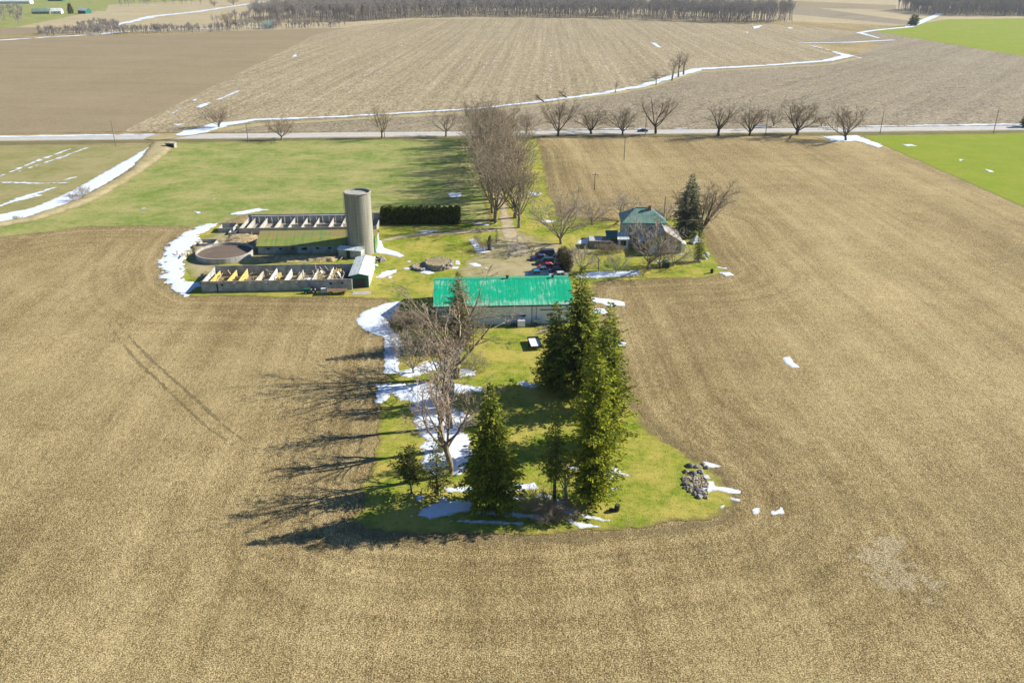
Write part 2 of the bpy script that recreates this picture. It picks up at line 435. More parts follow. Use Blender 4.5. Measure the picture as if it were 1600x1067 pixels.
# ------------------------------------------------------------------ world, sun
SUN_EL, SUN_AZ = rad(30.5), rad(14.5)
w = bpy.data.worlds.new('World'); sc.world = w; w.use_nodes = True
sky = w.node_tree.nodes.new('ShaderNodeTexSky'); sky.sky_type = 'NISHITA'; sky.sun_disc = False
sky.ozone_density = 10.0; sky.dust_density = .3; sky.air_density = 1.3; sky.sun_elevation = SUN_EL; sky.sun_rotation = math.pi / 2 - SUN_AZ
bg = w.node_tree.nodes['Background']; w.node_tree.links.new(sky.outputs[0], bg.inputs[0]); bg.inputs[1].default_value = .06
sl = bpy.data.lights.new('sun', 'SUN'); sl.energy = 5.0; sl.angle = rad(.53); sl.color = (1, .94, .83)
so = bpy.data.objects.new('sun', sl); COL.objects.link(so)
sd = Vector((math.cos(SUN_EL) * math.cos(SUN_AZ), math.cos(SUN_EL) * math.sin(SUN_AZ), math.sin(SUN_EL)))
so.rotation_euler = sd.to_track_quat('Z', 'Y').to_euler(); so.location = (0, 0, 200)
sc.view_settings.view_transform = 'Standard'; sc.view_settings.look = 'None'
sc.view_settings.exposure = .80; sc.view_settings.gamma = 1
sc.cycles.use_denoising = True; sc.cycles.max_bounces = 6; sc.cycles.diffuse_bounces = 2; sc.cycles.glossy_bounces = 2
sc.cycles.transmission_bounces = 2; sc.cycles.volume_bounces = 0; sc.cycles.use_adaptive_sampling = True
sc.cycles.adaptive_threshold = .02

# ================================================================== GROUND
YARD_PX = [(262,222),(700,216),(840,216),(848,240),(856,300),(872,338),(940,346),(1030,338),(1092,352),(1112,396),(1138,424),(1118,433),
           (1000,438),(928,441),(924,470),(942,505),(958,560),(974,622),(1004,662),(1060,704),(1112,735),(1140,765),(1146,790),(1120,806),(1060,815),
           (960,824),(850,836),(700,838),(600,832),(552,812),(574,745),(588,690),(596,625),(602,585),(606,530),(622,500),(618,482),(600,467),
           (540,466),(400,464),(300,463),(285,456),(262,440),(254,412),(268,378),(296,354),(200,353),(120,356),(60,364),(-60,386),(-60,350),(60,338),(130,310),(215,258)]
yard_w = W(*YARD_PX)
gx = np.concatenate([[-9000,-5000,-3000,-2000,-1300,-900,-600,-400,-280,-200,-160], np.arange(-130, 181, 2.5), [210,260,340,480,700,1000,1400,2000,3000,5000,9000]])
gy = np.concatenate([[-3000,-1000,-400,-150,-60,0,30], np.arange(45, 281, 2.5), [300,330,370,420,500,620,800,1000,1300,1700,2200,3000,4500,7000,12000]])
X, Y = np.meshgrid(gx, gy); P = np.stack([X.ravel(), Y.ravel()], 1)
yd = -poly_sdf(P, yard_w)
nx = len(gx); F = [(j*nx+i, j*nx+i+1, (j+1)*nx+i+1, (j+1)*nx+i) for j in range(len(gy)-1) for i in range(nx-1)]
ground = mesh_obj('ground', np.column_stack([P, np.zeros(len(P))]), F, M['field'])
at = ground.data.attributes.new('yard', 'FLOAT', 'POINT'); at.data.foreach_set('value', np.clip(yd, -20, 400).astype(np.float32))
tag(ground, kind='structure')

def plain(name, mat, px, z, label=None):
    pts = W(*px); o = mesh_obj(name, [(p[0], p[1], z) for p in pts], [tuple(range(len(pts)))[::-1]], M[mat])
    tri_up(o); o['kind'] = 'structure'; return o
def tri_up(o):
    import bmesh
    bm = bmesh.new(); bm.from_mesh(o.data)
    bmesh.ops.triangulate(bm, faces=bm.faces); bm.normal_update()
    for f in bm.faces:
        if f.normal.z < 0: f.normal_flip()
    at = o.data.attributes.new('edge', 'FLOAT', 'POINT')
    bm.to_mesh(o.data); bm.free()
    a = o.data.attributes.get('edge') or o.data.attributes.new('edge', 'FLOAT', 'POINT')
    a.data.foreach_set('value', np.full(len(o.data.vertices), 6.0, np.float32))

# beyond the road
plain('field', 'field_pale', [(-400,60),(540,46),(700,30),(1250,34),(1420,42),(2200,26),(3000,-20),(2400,-44),(-1500,-44)], .05)
plain('field', 'field_smooth', [(-500,222),(-300,66),(0,62),(180,57),(480,45),(548,44),(190,206)], .10)
plain('field', 'field_rows', [(190,207),(492,55),(548,42),(650,31),(800,29),(1000,32),(1240,40),(1360,52),(1250,69),(1330,89),(1300,97),(1090,108),(1000,134),(850,158),(740,170),(400,190),(310,208)], .13)
plain('field', 'field_grey', [(310,208),(400,190),(740,170),(850,158),(1000,134),(1090,108),(1300,97),(1330,89),(1390,64),(1250,69),(1360,50),(1435,38),(2600,30),(3200,190),(1600,197),(900,205)], .16)
plain('field', 'wheat', [(1362,49),(1480,31),(2300,20),(3000,60),(2400,150),(1600,89)], .20)
plain('field', 'lawn_far', [(-300,66),(0,62),(0,48),(90,30),(150,18),(160,8),(-200,6)], .08)
plain('field', 'lawn_far', [(165,18),(170,8),(420,-4),(380,-12),(-200,-6),(0,8)], .085)
plain('field', 'field_smooth', [(0,44),(170,42),(175,50),(0,56)], .12)
plain('field', 'field_grey', [(1020,2),(1250,24),(1420,40),(1440,36),(1240,8),(1060,-8)], .12)
plain('field', 'field_smooth', [(1050,1),(1225,12),(1400,16),(1400,9),(1200,0)], .15)
plain('field', 'lawn_far', [(560,-2),(1000,-2),(1100,-14),(600,-14)], .135)
sheet('verge', M['dry'], lines=[(W((250,216),(310,208),(400,196),(740,176),(850,164),(1000,140),(1092,113),(1300,101),(1336,92)), [6,5,4,4,4,4,4,4,4])], res=2.0, amp=2.5, ns=9, z=.22, seed=41)

# the big wheat and meadow fields on the near side of the road
sheet('field', M['wheat'], polys=[W((1345,212),(1600,207.5),(2200,196),(2200,560),(1600,324),(1372,224))], res=1.6, amp=.5, ns=4, z=.02, seed=3)
sheet('meadow', M['lawn_pale'], polys=[W((-300,228),(0,227),(252,226),(200,262),(100,318),(0,338),(-300,380))], res=1.2, amp=.6, ns=3, z=.02, seed=4)
sheet('meadow', M['lawn_far'], polys=[W((262,223),(700,216),(742,216),(760,300),(765,347),(600,352),(590,338),(390,336),(340,350),(296,354),(200,353),(120,356),(60,364),(-200,394),(-200,362),(60,340),(150,306),(232,252))], res=.9, amp=1.2, ns=5, z=.03, seed=5)
lawn_pts = W((742,216),(840,216),(848,240),(856,300),(872,338),(940,346),(1030,338),(1092,352),(1112,396),(1138,424),(1118,433),
           (1000,438),(928,441),(924,470),(942,505),(958,560),(974,622),(1004,662),(1060,704),(1112,735),(1140,765),(1146,790),(1120,806),(1060,815),
           (960,824),(850,836),(700,838),(600,832),(552,812),(574,745),(588,690),(596,625),(602,585),(606,530),(622,500),(618,482),(600,467),
           (540,466),(400,464),(300,463),(285,456),(262,440),(254,412),(268,378),(300,356),(340,350),(590,338),(600,352),(765,347))
sheet('lawn', M['lawn'], polys=[lawn_pts], res=.6, amp=1.5, ns=3.0, z=.045, seed=6)
sheet('verge', M['verge'], polys=[W((-300,234),(0,227),(400,221),(700,217.5),(1000,214),(1340,212),(1600,207.5),(2300,196),(2300,192),(1600,204),(0,222),(-300,226))], res=1.2, amp=.8, ns=5, z=.06, seed=8)
sheet('verge', M['dry'], polys=[W((240,222),(275,222),(262,240),(238,258),(190,290),(140,318),(60,344),(-60,366),(-60,358),(40,340),(120,312),(200,268))], res=.8, amp=.9, ns=3, z=.075, hmax=.55, k=.3, seed=9)  # dry grass bank beside the ditch, added to cast shade onto its snow

# road, driveway, yard
def strip(name, mat, pts, ws, z, res, amp, ns, seed): return sheet(name, mat, lines=[(pts, ws)], res=res, amp=amp, ns=ns, z=z, seed=seed)
(rx0, ry0), (rx1, ry1) = G(0, 217.2), G(1600, 200.2)
dx, dy = rx1 - rx0, ry1 - ry0; L = math.hypot(dx, dy); ux, uy = dx / L, dy / L; px_, py_ = -uy, ux
def road_pt(t, off): return (rx0 + ux * t + px_ * off, ry0 + uy * t + py_ * off)
def road_band(name, mat, o0, o1, z0):
    a, b = -1500, L + 1500
    pts = [(*road_pt(t, o), z0) for t, o in ((a, o0), (b, o0), (b, o1), (a, o1))]
    o = mesh_obj(name, pts, [(0, 1, 2, 3)], M[mat]); tri_up(o); o['kind'] = 'structure'; return o
road_band('road_shoulder', 'gravel', -6.4, 7.2, .10)
road_band('road', 'asphalt', -4.6, 4.9, .16)
M['paint'] = flat('yellow_road_paint', (.45, .36, .1), .7, .3, var=.3, scale=.6)
road_band('road_marking', 'paint', -.1, .25, .18)

AV0 = G(792, 352); AV1 = G(765, 213)
sheet('driveway', M['gravel'], lines=[(W((764,211)) + [(AV0[0] * (1 - t) + AV1[0] * t, AV0[1] * (1 - t) + AV1[1] * t) for t in (.95, .7, .4, .1, 0)] + W((798,365),(806,380),(812,396)), [1.9,1.6,1.4,1.4,1.5,1.9,2.4,2.8,2.6])],
      res=.45, amp=.7, ns=2.5, z=.085, seed=11)
sheet('driveway', M['gravel'], lines=[(W((594,377),(640,368),(700,364),(790,358)), [1.0,1.3,1.5,2.2])], res=.45, amp=.7, ns=2.5, z=.075, seed=12)
sheet('yard', M['yard'], polys=[W((716,434),(722,418),(735,398),(775,372),(800,356),(845,372),(880,384),(930,392),(900,418),(888,436))], res=.6, amp=2.4, ns=5, z=.065, seed=13)
sheet('yard', M['yard'], polys=[W((300,395),(318,372),(345,362),(410,362),(404,398),(530,398),(540,404),(500,411),(345,412),(330,428),(312,440),(296,430),(290,410))], res=.5, amp=1.2, ns=3, z=.07, seed=14)
for tz, pp in zip((.012, .015), (W((168,503),(190,535),(215,565),(250,597),(290,637),(330,672),(372,700)), W((182,500),(208,533),(240,565),(262,585),(300,618),(350,665),(398,700)))):
    sheet('track', M['headland'], lines=[(pp, [.05,.24,.28,.24,.28,.2,.05])], res=.2, amp=.42, ns=.9, z=tz, seed=21)
sheet('field_patch', M['residue'], polys=[W((1345,850),(1390,848),(1410,880),(1450,905),(1465,925),(1425,930),(1385,905),(1350,880))], res=.3, amp=4.2, ns=1.6, z=.012, seed=22)
sheet('field_patch', M['headland'], polys=[W((690,828),(760,826),(900,836),(1010,826),(1130,812),(1150,790),(1158,800),(1130,822),(1010,838),(900,846),(700,850),(560,842),(530,815),(552,812),(600,832))], res=.4, amp=1.5, ns=2.5, z=.012, seed=23)
sheet('field_patch', M['headland'], polys=[W((1000,640),(1075,705),(1140,745),(1150,790),(1140,765),(1060,704),(974,622),(958,560))], res=.35, amp=.7, ns=2.0, z=.017, seed=24)

# snow: what is left of the drifts
SN = M['snow']
def snow(label, polys=(), lines=(), res=.35, amp=.45, ns=1.3, hmax=.09, k=.10, seed=50, z=.092):
    o = sheet('snow', SN, polys=[W(*p) for p in polys], lines=[(W(*p), w_) for p, w_ in lines], res=res, amp=amp, ns=ns, z=z, hmax=hmax, k=k, seed=seed, kind='stuff')
    if o: o['label'] = label; o['category'] = 'snow'
    return o
snow('broad snow drift at the left corner of the green roofed shed', [[(557,500),(566,488),(600,475),(629,470),(618,492),(606,506),(622,522),(629,533),(622,583),(600,585),(601,545),(600,528),(574,519),(558,508)]], amp=.55, seed=51, z=.06)
snow('patchy snow among the bare trees on the left of the grove',
     [[(592,602),(640,599),(700,600),(750,604),(749,612),(712,616),(700,626),(668,632),(640,628),(612,615),(597,632),(590,630)],
      [(645,628),(700,625),(712,640),(735,650),(733,660),(722,668),(734,690),(735,720),(726,738),(706,744),(700,722),(690,742),(672,745),(662,728),(660,690),(645,655)],
      [(606,580),(632,582),(660,566),(692,567),(686,578),(642,589)], [(714,577),(745,579),(738,588),(718,590)], [(814,596),(838,600),(834,606),(816,603)]], amp=1.25, ns=1.2, seed=52, z=.06)
snow('thin snow lines along the front edge of the grove',
     [[(690,762),(745,758),(800,756),(836,754),(842,764),(800,768),(735,769),(700,769)], [(657,795),(690,784),(722,782),(745,786),(742,795),(700,806),(672,812),(656,806)],
      [(742,796),(790,800),(862,805),(872,812),(850,812),(790,807),(742,802)], [(866,792),(884,790),(902,800),(900,806),(880,804),(868,800)],
      [(884,809),(905,816),(942,823),(936,826),(905,824),(888,814)], [(905,803),(935,807),(969,816),(940,815),(910,809)], [(866,780),(884,784),(890,790),(872,788)],
      [(650,776),(664,774),(662,784),(652,784)], [(615,800),(650,806),(646,809),(618,804)], [(745,772),(800,775),(828,779),(800,780),(750,777)], [(700,812),(760,813),(820,817),(815,820),(740,817),(702,816)], [(838,770),(862,774),(858,779),(840,776)], [(686,778),(700,776),(698,784),(688,784)]], amp=.4, ns=1.0, hmax=.1, seed=53, z=.06)
snow('white snow patches on the grass right of the last pine',
     [[(944,725),(955,724),(966,733),(983,743),(952,749),(942,740)], [(952,763),(968,761),(966,765),(956,767)], [(944,769),(966,774),(952,774)], [(885,727),(906,730),(902,735),(888,732)]], amp=.3, seed=54, z=.06)
snow('snow tongues beside the rock heap at the right edge of the grass',
     [[(1097,721),(1110,723),(1127,729),(1115,731),(1100,728)], [(1097,740),(1106,742),(1114,749),(1100,748)], [(1099,752),(1114,752),(1118,760),(1140,762),(1158,768),(1157,772),(1140,771),(1120,766),(1108,770),(1098,766)],
      [(1138,777),(1150,778),(1163,783),(1150,784)], [(1124,790),(1132,789),(1133,795),(1125,795)]], amp=.22, seed=55, z=.06)
snow('two small snow scraps on the stubble right of the rock heap', [[(1176,796),(1186,792),(1187,801),(1178,802)], [(1205,799),(1224,793),(1222,801),(1206,805)]], amp=.6, ns=.7, seed=56, z=.025)
snow('lone snow scrap in the middle of the right hand field', [[(1222,559),(1232,557),(1242,567),(1252,575),(1238,575),(1226,567)]], amp=.3, seed=57, z=.025)
snow('snow patches in the field beside the tall pines',
     [[(924,465),(950,467),(976,472),(977,478),(950,478),(940,474),(925,472)], [(922,481),(948,483),(949,491),(930,491)], [(944,537),(960,530),(979,536),(975,541),(948,542)]], amp=.35, seed=58, z=.025)
snow('melting snow around the round tank and the left end of the ruins',
     [[(250,412),(260,386),(284,366),(300,357),(322,351),(340,352),(322,360),(312,372),(302,384),(296,392),(290,402),(284,418),(284,430),(296,440),(318,449),(302,456),(288,463),(272,452),(256,436)],
      [(296,372),(312,370),(306,384),(288,388)], [(388,376),(404,371),(410,374),(404,381),(390,380)], [(360,362),(376,360),(380,366),(366,367)]], amp=2.2, ns=1.8, seed=59)
snow('curved snow bank at the foot of the silo', [[(584,374),(596,377),(600,388),(618,393),(632,400),(626,403),(604,398),(588,396)]], amp=.3, seed=60)
snow('scattered snow scraps across the yard grass',
     [[(588,434),(600,424),(622,421),(620,427),(598,435)], [(626,421),(640,418),(655,417),(640,422)], [(656,420),(664,418),(680,427),(668,430),(658,427)], [(711,408),(717,408),(719,414),(712,413)],
      [(705,418),(716,417),(716,421),(705,421)], [(732,412),(742,411),(752,414),(752,418),(740,417)], [(755,417),(768,420),(760,421)], [(608,420),(612,419),(612,422)], [(604,433),(612,432),(610,436)],
      [(636,409),(641,408),(640,411)], [(584,412),(592,413),(590,417),(584,416)]], amp=.6, ns=.8, seed=61)
snow('snow patch around the old stump in the middle of the yard', [[(732,374),(742,373),(750,382),(764,388),(774,386),(766,394),(754,397),(744,394),(740,386)]], amp=.4, seed=62)
snow('small snow streaks beside the avenue trees', [[(736,348),(768,350),(764,353),(742,351)], [(698,302),(722,302),(720,309),(704,309)], [(824,301),(848,302),(840,306),(826,305)], [(846,344),(872,345),(860,348),(848,348)], [(648,362),(690,360),(664,366)]], amp=.5, ns=1.2, seed=63)
snow('snow strip along the near edge of the house garden',
     [[(900,428),(930,424),(960,425),(1005,423),(1000,430),(970,433),(936,435),(905,436)], [(1122,418),(1136,420),(1130,421)], [(1126,427),(1140,427),(1147,431),(1134,432)],
      [(1025,407),(1052,408),(1048,410),(1026,410)], [(902,378),(918,372),(926,372),(918,381),(906,383)], [(1076,354),(1086,356),(1080,358)]], amp=1.1, ns=1.0, seed=64)
snow('snow around the leafless tree beside the road', [[(1288,214),(1338,212),(1352,217),(1380,228),(1372,231),(1338,221),(1300,222)]], res=.8, amp=1.6, ns=3, seed=65)
snow('snow filling the ditch that runs up to the culvert', [[(-60,350),(0,335),(50,326),(110,300),(170,266),(232,231),(256,230),(240,244),(205,262),(150,299),(104,324),(50,343),(0,347),(-60,362)]], res=.5, amp=.9, ns=1.6, seed=66, hmax=.1)
snow('wind blown snow lines on the pale meadow left of the ditch', lines=[([(0,276),(50,255),(110,233)],[.3,.8,.2]), ([(30,268),(90,248),(140,230)],[.1,.7,.1]), ([(0,285),(60,287),(110,286)],[.6,.8,.3]),
     ([(0,322),(40,308),(84,294)],[.5,1.6,.2]), ([(20,316),(60,306)],[.4,.9]), ([(90,284),(120,277)],[.1,.3])], res=.45, amp=1.3, ns=1.6, seed=67, hmax=.05)
snow('snow filled creek winding between the far fields', lines=[([(292,211),(320,203),(345,196),(400,188),(520,184),(640,177),(740,171),(850,159),(940,147),(1000,136),(1040,124),(1090,109),(1200,103),(1290,96),(1326,88),(1300,82)],
     [4.5,5.5,5,2.2,1.8,1.8,1.9,2.4,2.8,3.4,3.6,4.6,3.2,4,5,1]), ([(1250,68.5),(1330,67),(1394,63.5)],[2.5,4,3]), ([(1372,60),(1342,52),(1368,48),(1420,43),(1434,37),(1470,22)],[2,3.5,4,5,6,5]), ([(1345,92),(1270,73)],[1,1.2])],
     res=1.0, amp=1.8, ns=7, seed=68, z=.32, hmax=.05)
snow('thin snow left along the far side of the road', lines=[([(-60,215.5),(0,214.6),(160,212.2),(240,211)],[1.6,1.8,1.6,.5]), ([(840,203.6),(960,202.4),(1080,201.6)],[.3,.8,.4]), ([(1180,199.6),(1330,198.6),(1480,196.6),(1570,195),(1600,195.4)],[.3,.8,1,2.6,1.4])],
     res=1.0, amp=1.6, ns=6, seed=69, z=.24, hmax=.05)
rnd = random.Random(4)
lines = []
for i in range(34):
    x = rnd.uniform(500, 1080); y0 = rnd.uniform(55, 150)
    vx = 862; yy = y0
    for q in range(rnd.randint(1, 4)):
        y1 = yy - rnd.uniform(2.5, 14) * (yy + 40) / 160
        if y1 < 40: break
        t0 = (yy + 50) / (y0 + 50); t1 = (y1 + 50) / (y0 + 50)
        lines.append(([(vx + (x - vx) * t0, yy), (vx + (x - vx) * t1, y1)], [.28, .28])); yy = y1 - rnd.uniform(1, 8)
lines = [l for l in lines if not (l[0][0][0] > 860 + (160 - l[0][0][1]) * 3.0)]
snow('fine snow left in the furrows of the big far field', lines=lines, res=1.1, amp=.35, ns=4, seed=70, z=.2, hmax=.03)
snow('small snow patches on the big far field', [[(306,168),(316,163),(330,160),(326,164),(312,171)], [(334,158),(372,142),(374,143),(345,156)], [(455,90),(462,85),(464,89)], [(300,159),(306,155),(312,152),(306,158)], [(262,182),(276,174),(286,168),(276,176)],
     [(1016,67),(1024,68),(1034,75),(1028,75)], [(1176,42),(1192,40),(1186,44),(1178,46)], [(1164,51),(1170,50),(1168,52)], [(1230,43),(1240,44),(1234,46)], [(268,195),(290,194),(280,197)]], res=1.2, amp=1.2, ns=4, seed=71, z=.24, hmax=.05)
snow('melting snow spots on the right hand green field', [[(1410,226),(1424,226),(1432,229),(1418,229)], [(1538,264),(1550,267),(1560,272),(1545,269)], [(1494,248),(1506,250),(1500,252)]], res=.5, amp=.9, ns=1.8, seed=72)
snow('faint snow streaks in the upper part of the left meadow', [[(352,336),(400,326),(420,328),(380,336)], [(300,330),(318,333),(308,335)], [(330,312),(336,311),(334,314)], [(220,325),(228,326),(222,328)]], res=.4, amp=.7, ns=1.3, seed=73)
snow('old snow lying across the far fields at the top left', lines=[([(180,40),(240,26),(300,20),(420,2)],[4,9,7,5]), ([(-100,70),(60,60),(160,54),(190,50)],[3,5,6,3]), ([(170,52),(250,48),(420,42)],[2,4,2])], res=3, amp=6, ns=16, seed=74, z=.3, hmax=.05)
snow('snow in the lee of the roofless barn wall', [[(540,386),(560,388),(572,400),(566,408),(548,402)]], amp=.4, seed=75)

# ================================================================== TREES
def rvec(rn): return Vector((rn.gauss(0, 1), rn.gauss(0, 1), rn.gauss(0, 1)))
def bare_tree(seed, H=18.0, spread=.5, limbs=5, fork=.16, counts=(7, 7, 6), r0=.42, upright=.25, twig_r=.022, lens=(.46, .42, .4), droop=0.0, stems=1, tside=3):
    """a leafless broadleaf: returns (trunk and limbs, crown of branches and twigs) as vertex and face lists"""
    rn = random.Random(seed)
    TV, TF, CV, CF = [], [], [], []
    stack = []
    def grow(p, d, length, r, lvl):
        nseg = (5, 6, 5, 3, 2)[lvl]; pts = [p.copy()]; rs = [r]; q = p.copy(); dd = d.normalized()
        wob = (.05, .10, .15, .2, .2)[lvl]
        for i in range(nseg):
            trop = (0, upright * .35, upright * .3, upright * .2 - droop * .2, -droop * .35)[lvl]
            dd = (dd + rvec(rn) * wob + Vector((0, 0, trop))).normalized()
            q = q + dd * (length / nseg); pts.append(q.copy())
            t = (i + 1) / nseg; rs.append(max(twig_r * .6, r * (1 - t * (.3 if lvl < 1 else .75))))
        if lvl <= 1: tube_into(TV, TF, pts, rs, (8, 6)[lvl])
        elif lvl == 2: tube_into(CV, CF, pts, rs, 4)
        else: tube_into(CV, CF, pts, rs, tside)
        return pts, rs
    def child_dir(d, ang):
        u = d.cross(rvec(rn)).normalized()
        return (d * math.cos(ang) + u * math.sin(ang)).normalized()
    for s in range(stems):
        base = Vector((rn.uniform(-.4, .4) * (stems > 1), rn.uniform(-.4, .4) * (stems > 1), 0))
        d0 = Vector((rn.gauss(0, .03 + .12 * (stems > 1)), rn.gauss(0, .03 + .12 * (stems > 1)), 1))
        pts, rs = grow(base - Vector((0, 0, .2)), d0, H * fork * rn.uniform(.85, 1.15), r0, 0)
        rs0 = rs[-1]
        nl = limbs
        for i in range(nl):
            a = 2 * math.pi * (i + rn.uniform(-.3, .3)) / nl; tilt = spread * rn.uniform(.35, 1.15)
            if i == 0: tilt *= .25
            d = Vector((math.cos(a) * math.sin(tilt), math.sin(a) * math.sin(tilt), math.cos(tilt)))
            k = rn.uniform(.6, 1.0); st = pts[-1] if i % 2 == 0 else pts[-2]
            stack.append((st, d, H * (1 - fork) * .8 * rn.uniform(.75, 1.05), rs0 * rn.uniform(.5, .72), 1))
    while stack:
        p, d, ln, r, lvl = stack.pop()
        pts, rs = grow(p, d, ln, r, lvl)
        if lvl >= 4: continue
        cnt = counts[lvl - 1]
        for j in range(cnt):
            t = rn.uniform(.22, 1.0) if j < cnt - 1 else 1.0
            if lvl == 1: t = .25 + .75 * (j + rn.random() * .8) / cnt; t = min(t, 1)
            f = t * (len(pts) - 1); i = min(int(f), len(pts) - 2)
            q = pts[i].lerp(pts[i + 1], f - i); dd = (pts[i + 1] - pts[i]).normalized()
            nd = child_dir(dd, rn.uniform(.35, .95) if j < cnt - 1 else .15)
            nl2 = ln * lens[lvl - 1] * rn.uniform(.6, 1.25) * (1.15 - .45 * t)
            stack.append((q, nd, nl2, max(twig_r, rs[i] * .58), lvl + 1))
    return TV, TF, CV, CF

def norm_tree(parts, H):
    TV, TF, CV, CF = parts
    z = np.percentile(np.array(CV)[:, 2], 99.7); s = H / z
    return ([(a * s, b * s, c * s) for a, b, c in TV], TF, [(a * s, b * s, c * s) for a, b, c in CV], CF)

def tree_proto(parts, tmat, cmat, name='bare_tree'):
    TV, TF, CV, CF = parts
    root = empty(name, 0, 0)
    mesh_obj('trunk', TV, TF, tmat, root, True); mesh_obj('crown', CV, CF, cmat, root)
    hw = np.percentile(np.abs(np.array(CV)[:, :2]), 97)
    root['_hw'] = float(hw)
    return root
PROTO = []
def register(root, H): PROTO.append(root); root['_h'] = H; return root
mapple = [register(tree_proto(norm_tree(bare_tree(100 + i, 15, spread=.72, limbs=8, fork=.13, counts=(9, 8, 7), r0=.4, upright=.24, twig_r=.026), 15), M['bark'], M['twig']), 15) for i in range(4)]
tall = [register(tree_proto(norm_tree(bare_tree(200 + i, 20, spread=.66, limbs=7, fork=.18, counts=(8, 7, 5), r0=.42, upright=.3, twig_r=.026), 20), M['bark'], M['twig']), 20) for i in range(4)]
slim = [register(tree_proto(norm_tree(bare_tree(300 + i, 16, spread=.34, limbs=4, fork=.42, counts=(7, 5, 6), r0=.36, upright=.25, twig_r=.028), 16), M['bark'], M['twig_pale']), 16) for i in range(2)]
bushy = [register(tree_proto(norm_tree(bare_tree(400 + i, 10, spread=.85, limbs=7, fork=.12, counts=(8, 7, 5), r0=.25, upright=.2, twig_r=.022, lens=(.5, .5, .45)), 10), M['bark'], M['twig_pale']), 10) for i in range(2)]
shrubs = [register(tree_proto(norm_tree(bare_tree(500 + i, 3.5, spread=1.0, limbs=5, fork=.05, counts=(6, 6, 4), r0=.07, upright=.1, twig_r=.012, lens=(.55, .5, .5), stems=3), 3.5), M['bark'], M['twig'], 'bare_shrub'), 3.5) for i in range(2)]
used = set()
def place(proto, px, py, h, label, group, name=None, hw=None, rz=None, crown=None, trunk=None, cat='tree', y_off=0, lean=0.0, xy=None):
    if proto.name in used: o = copy_tree(proto)
    else: o = proto; used.add(proto.name)
    x, y = xy or G(px, py)
    s = h / proto['_h']; sx = s if hw is None else max(.6 * s, min(1.95 * s, 1.35 * hw / proto['_hw']))
    o.location = (x, y + y_off, 0); o.scale = (sx, sx, s)
    o.rotation_euler = (0, lean, rz if rz is not None else random.Random(int(px * 7 + py * 3)).uniform(0, 6.28))
    if name: o.name = name
    for ch in o.children:
        if crown and ch.name.startswith('crown'): ch.data = recol(ch.data, crown)
        if trunk and ch.name.startswith('trunk'): ch.data = recol(ch.data, trunk)
    for k in ('label', 'category', 'group'):
        if k in o: del o[k]
    return tag(o, label, cat, group)
_rc = {}
def recol(me, mat):
    k = (me.name, mat.name)
    if k not in _rc:
        m2 = me.copy(); m2.materials.clear(); m2.materials.append(mat); _rc[k] = m2
    return _rc[k]

# the avenue: two rows from the yard to the road
def lerp(a, b, t): return (a[0] + (b[0] - a[0]) * t, a[1] + (b[1] - a[1]) * t)
ords = ['nearest the yard', 'second from the yard', 'third from the yard', 'fourth from the yard', 'fifth from the yard', 'sixth from the yard', 'seventh from the yard',
        'eighth from the yard', 'ninth from the yard', 'tenth from the yard', 'eleventh from the yard', 'twelfth from the yard', 'nearest the road']
R0, R1 = G(811, 356), G(778, 217); L0, L1 = G(774, 350), G(748, 217)
ra = random.Random(11)
for i in range(13):
    t = i / 12
    for side, (a, b) in (('left', (L0, L1)), ('right', (R0, R1))):
        p = lerp(a, b, t + ra.uniform(-.012, .012) * (0 < i < 12))
        h = (20.5 - 3.2 * t) * ra.uniform(.92, 1.06)
        place(tall[(i * 2 + (side == 'left')) % 4], i * 11 + (side == 'left') * 5, i, h, 'tall leafless tree in the %s row of the driveway avenue, %s' % (side, ords[i]),
              'bare trees lining the driveway', hw=5.6 + ra.uniform(-.6, 1.4), name='bare_tree', xy=(p[0] + ra.uniform(-.4, .4), p[1]))
# along the road
road_trees = [(342,200,160,18,'bare tree beside the creek bend, far side of the road'), (440,219,180,19,'low round bare tree alone on the meadow verge, second from the left'),
 (597,217,166,17,'narrow bare tree on the verge midway between creek bend and avenue'), (697,214,168,20,'forked bare tree on the verge just left of the avenue'),
 (822,210,170,17,'thin bare tree on the verge just right of the avenue'), (872,213,152,23,'tall vase shaped bare tree, second right of the avenue'),
 (924,210,162,23,'wide bare roadside tree left of the tall field pole'), (973,211,163,21,'bare roadside tree behind the tall field pole, left of the dark car'),
 (1024,210,146,24,'tall spreading bare tree just right of the dark car'), (1122,213,152,34,'widest bare tree of the roadside row with a low left bough'),
 (1171,212,153,23,'forked bare roadside tree left of a utility pole'), (1209,198,174,10,'small bare tree across the road between two large ones'),
 (1245,211,148,30,'broad dense bare tree, last but one of the roadside row'), (1321,220,160,25,'leaning bare tree standing in snow at the end of the roadside row'),
 (1283,198,180,8,'tiny bare sapling beyond the road near the last tree')]
for i, (px, py, pt, hw, lb) in enumerate(road_trees):
    place((mapple + tall[:2])[(i * 5 + 1) % 6], px, py, HT(py, pt), lb, 'bare trees along the road', name='bare_tree', hw=hw / SC(py), crown=None, trunk=M['bark_dark'] if i > 4 else None,
          lean=.14 if px == 1321 else 0, rz=i * 1.7)
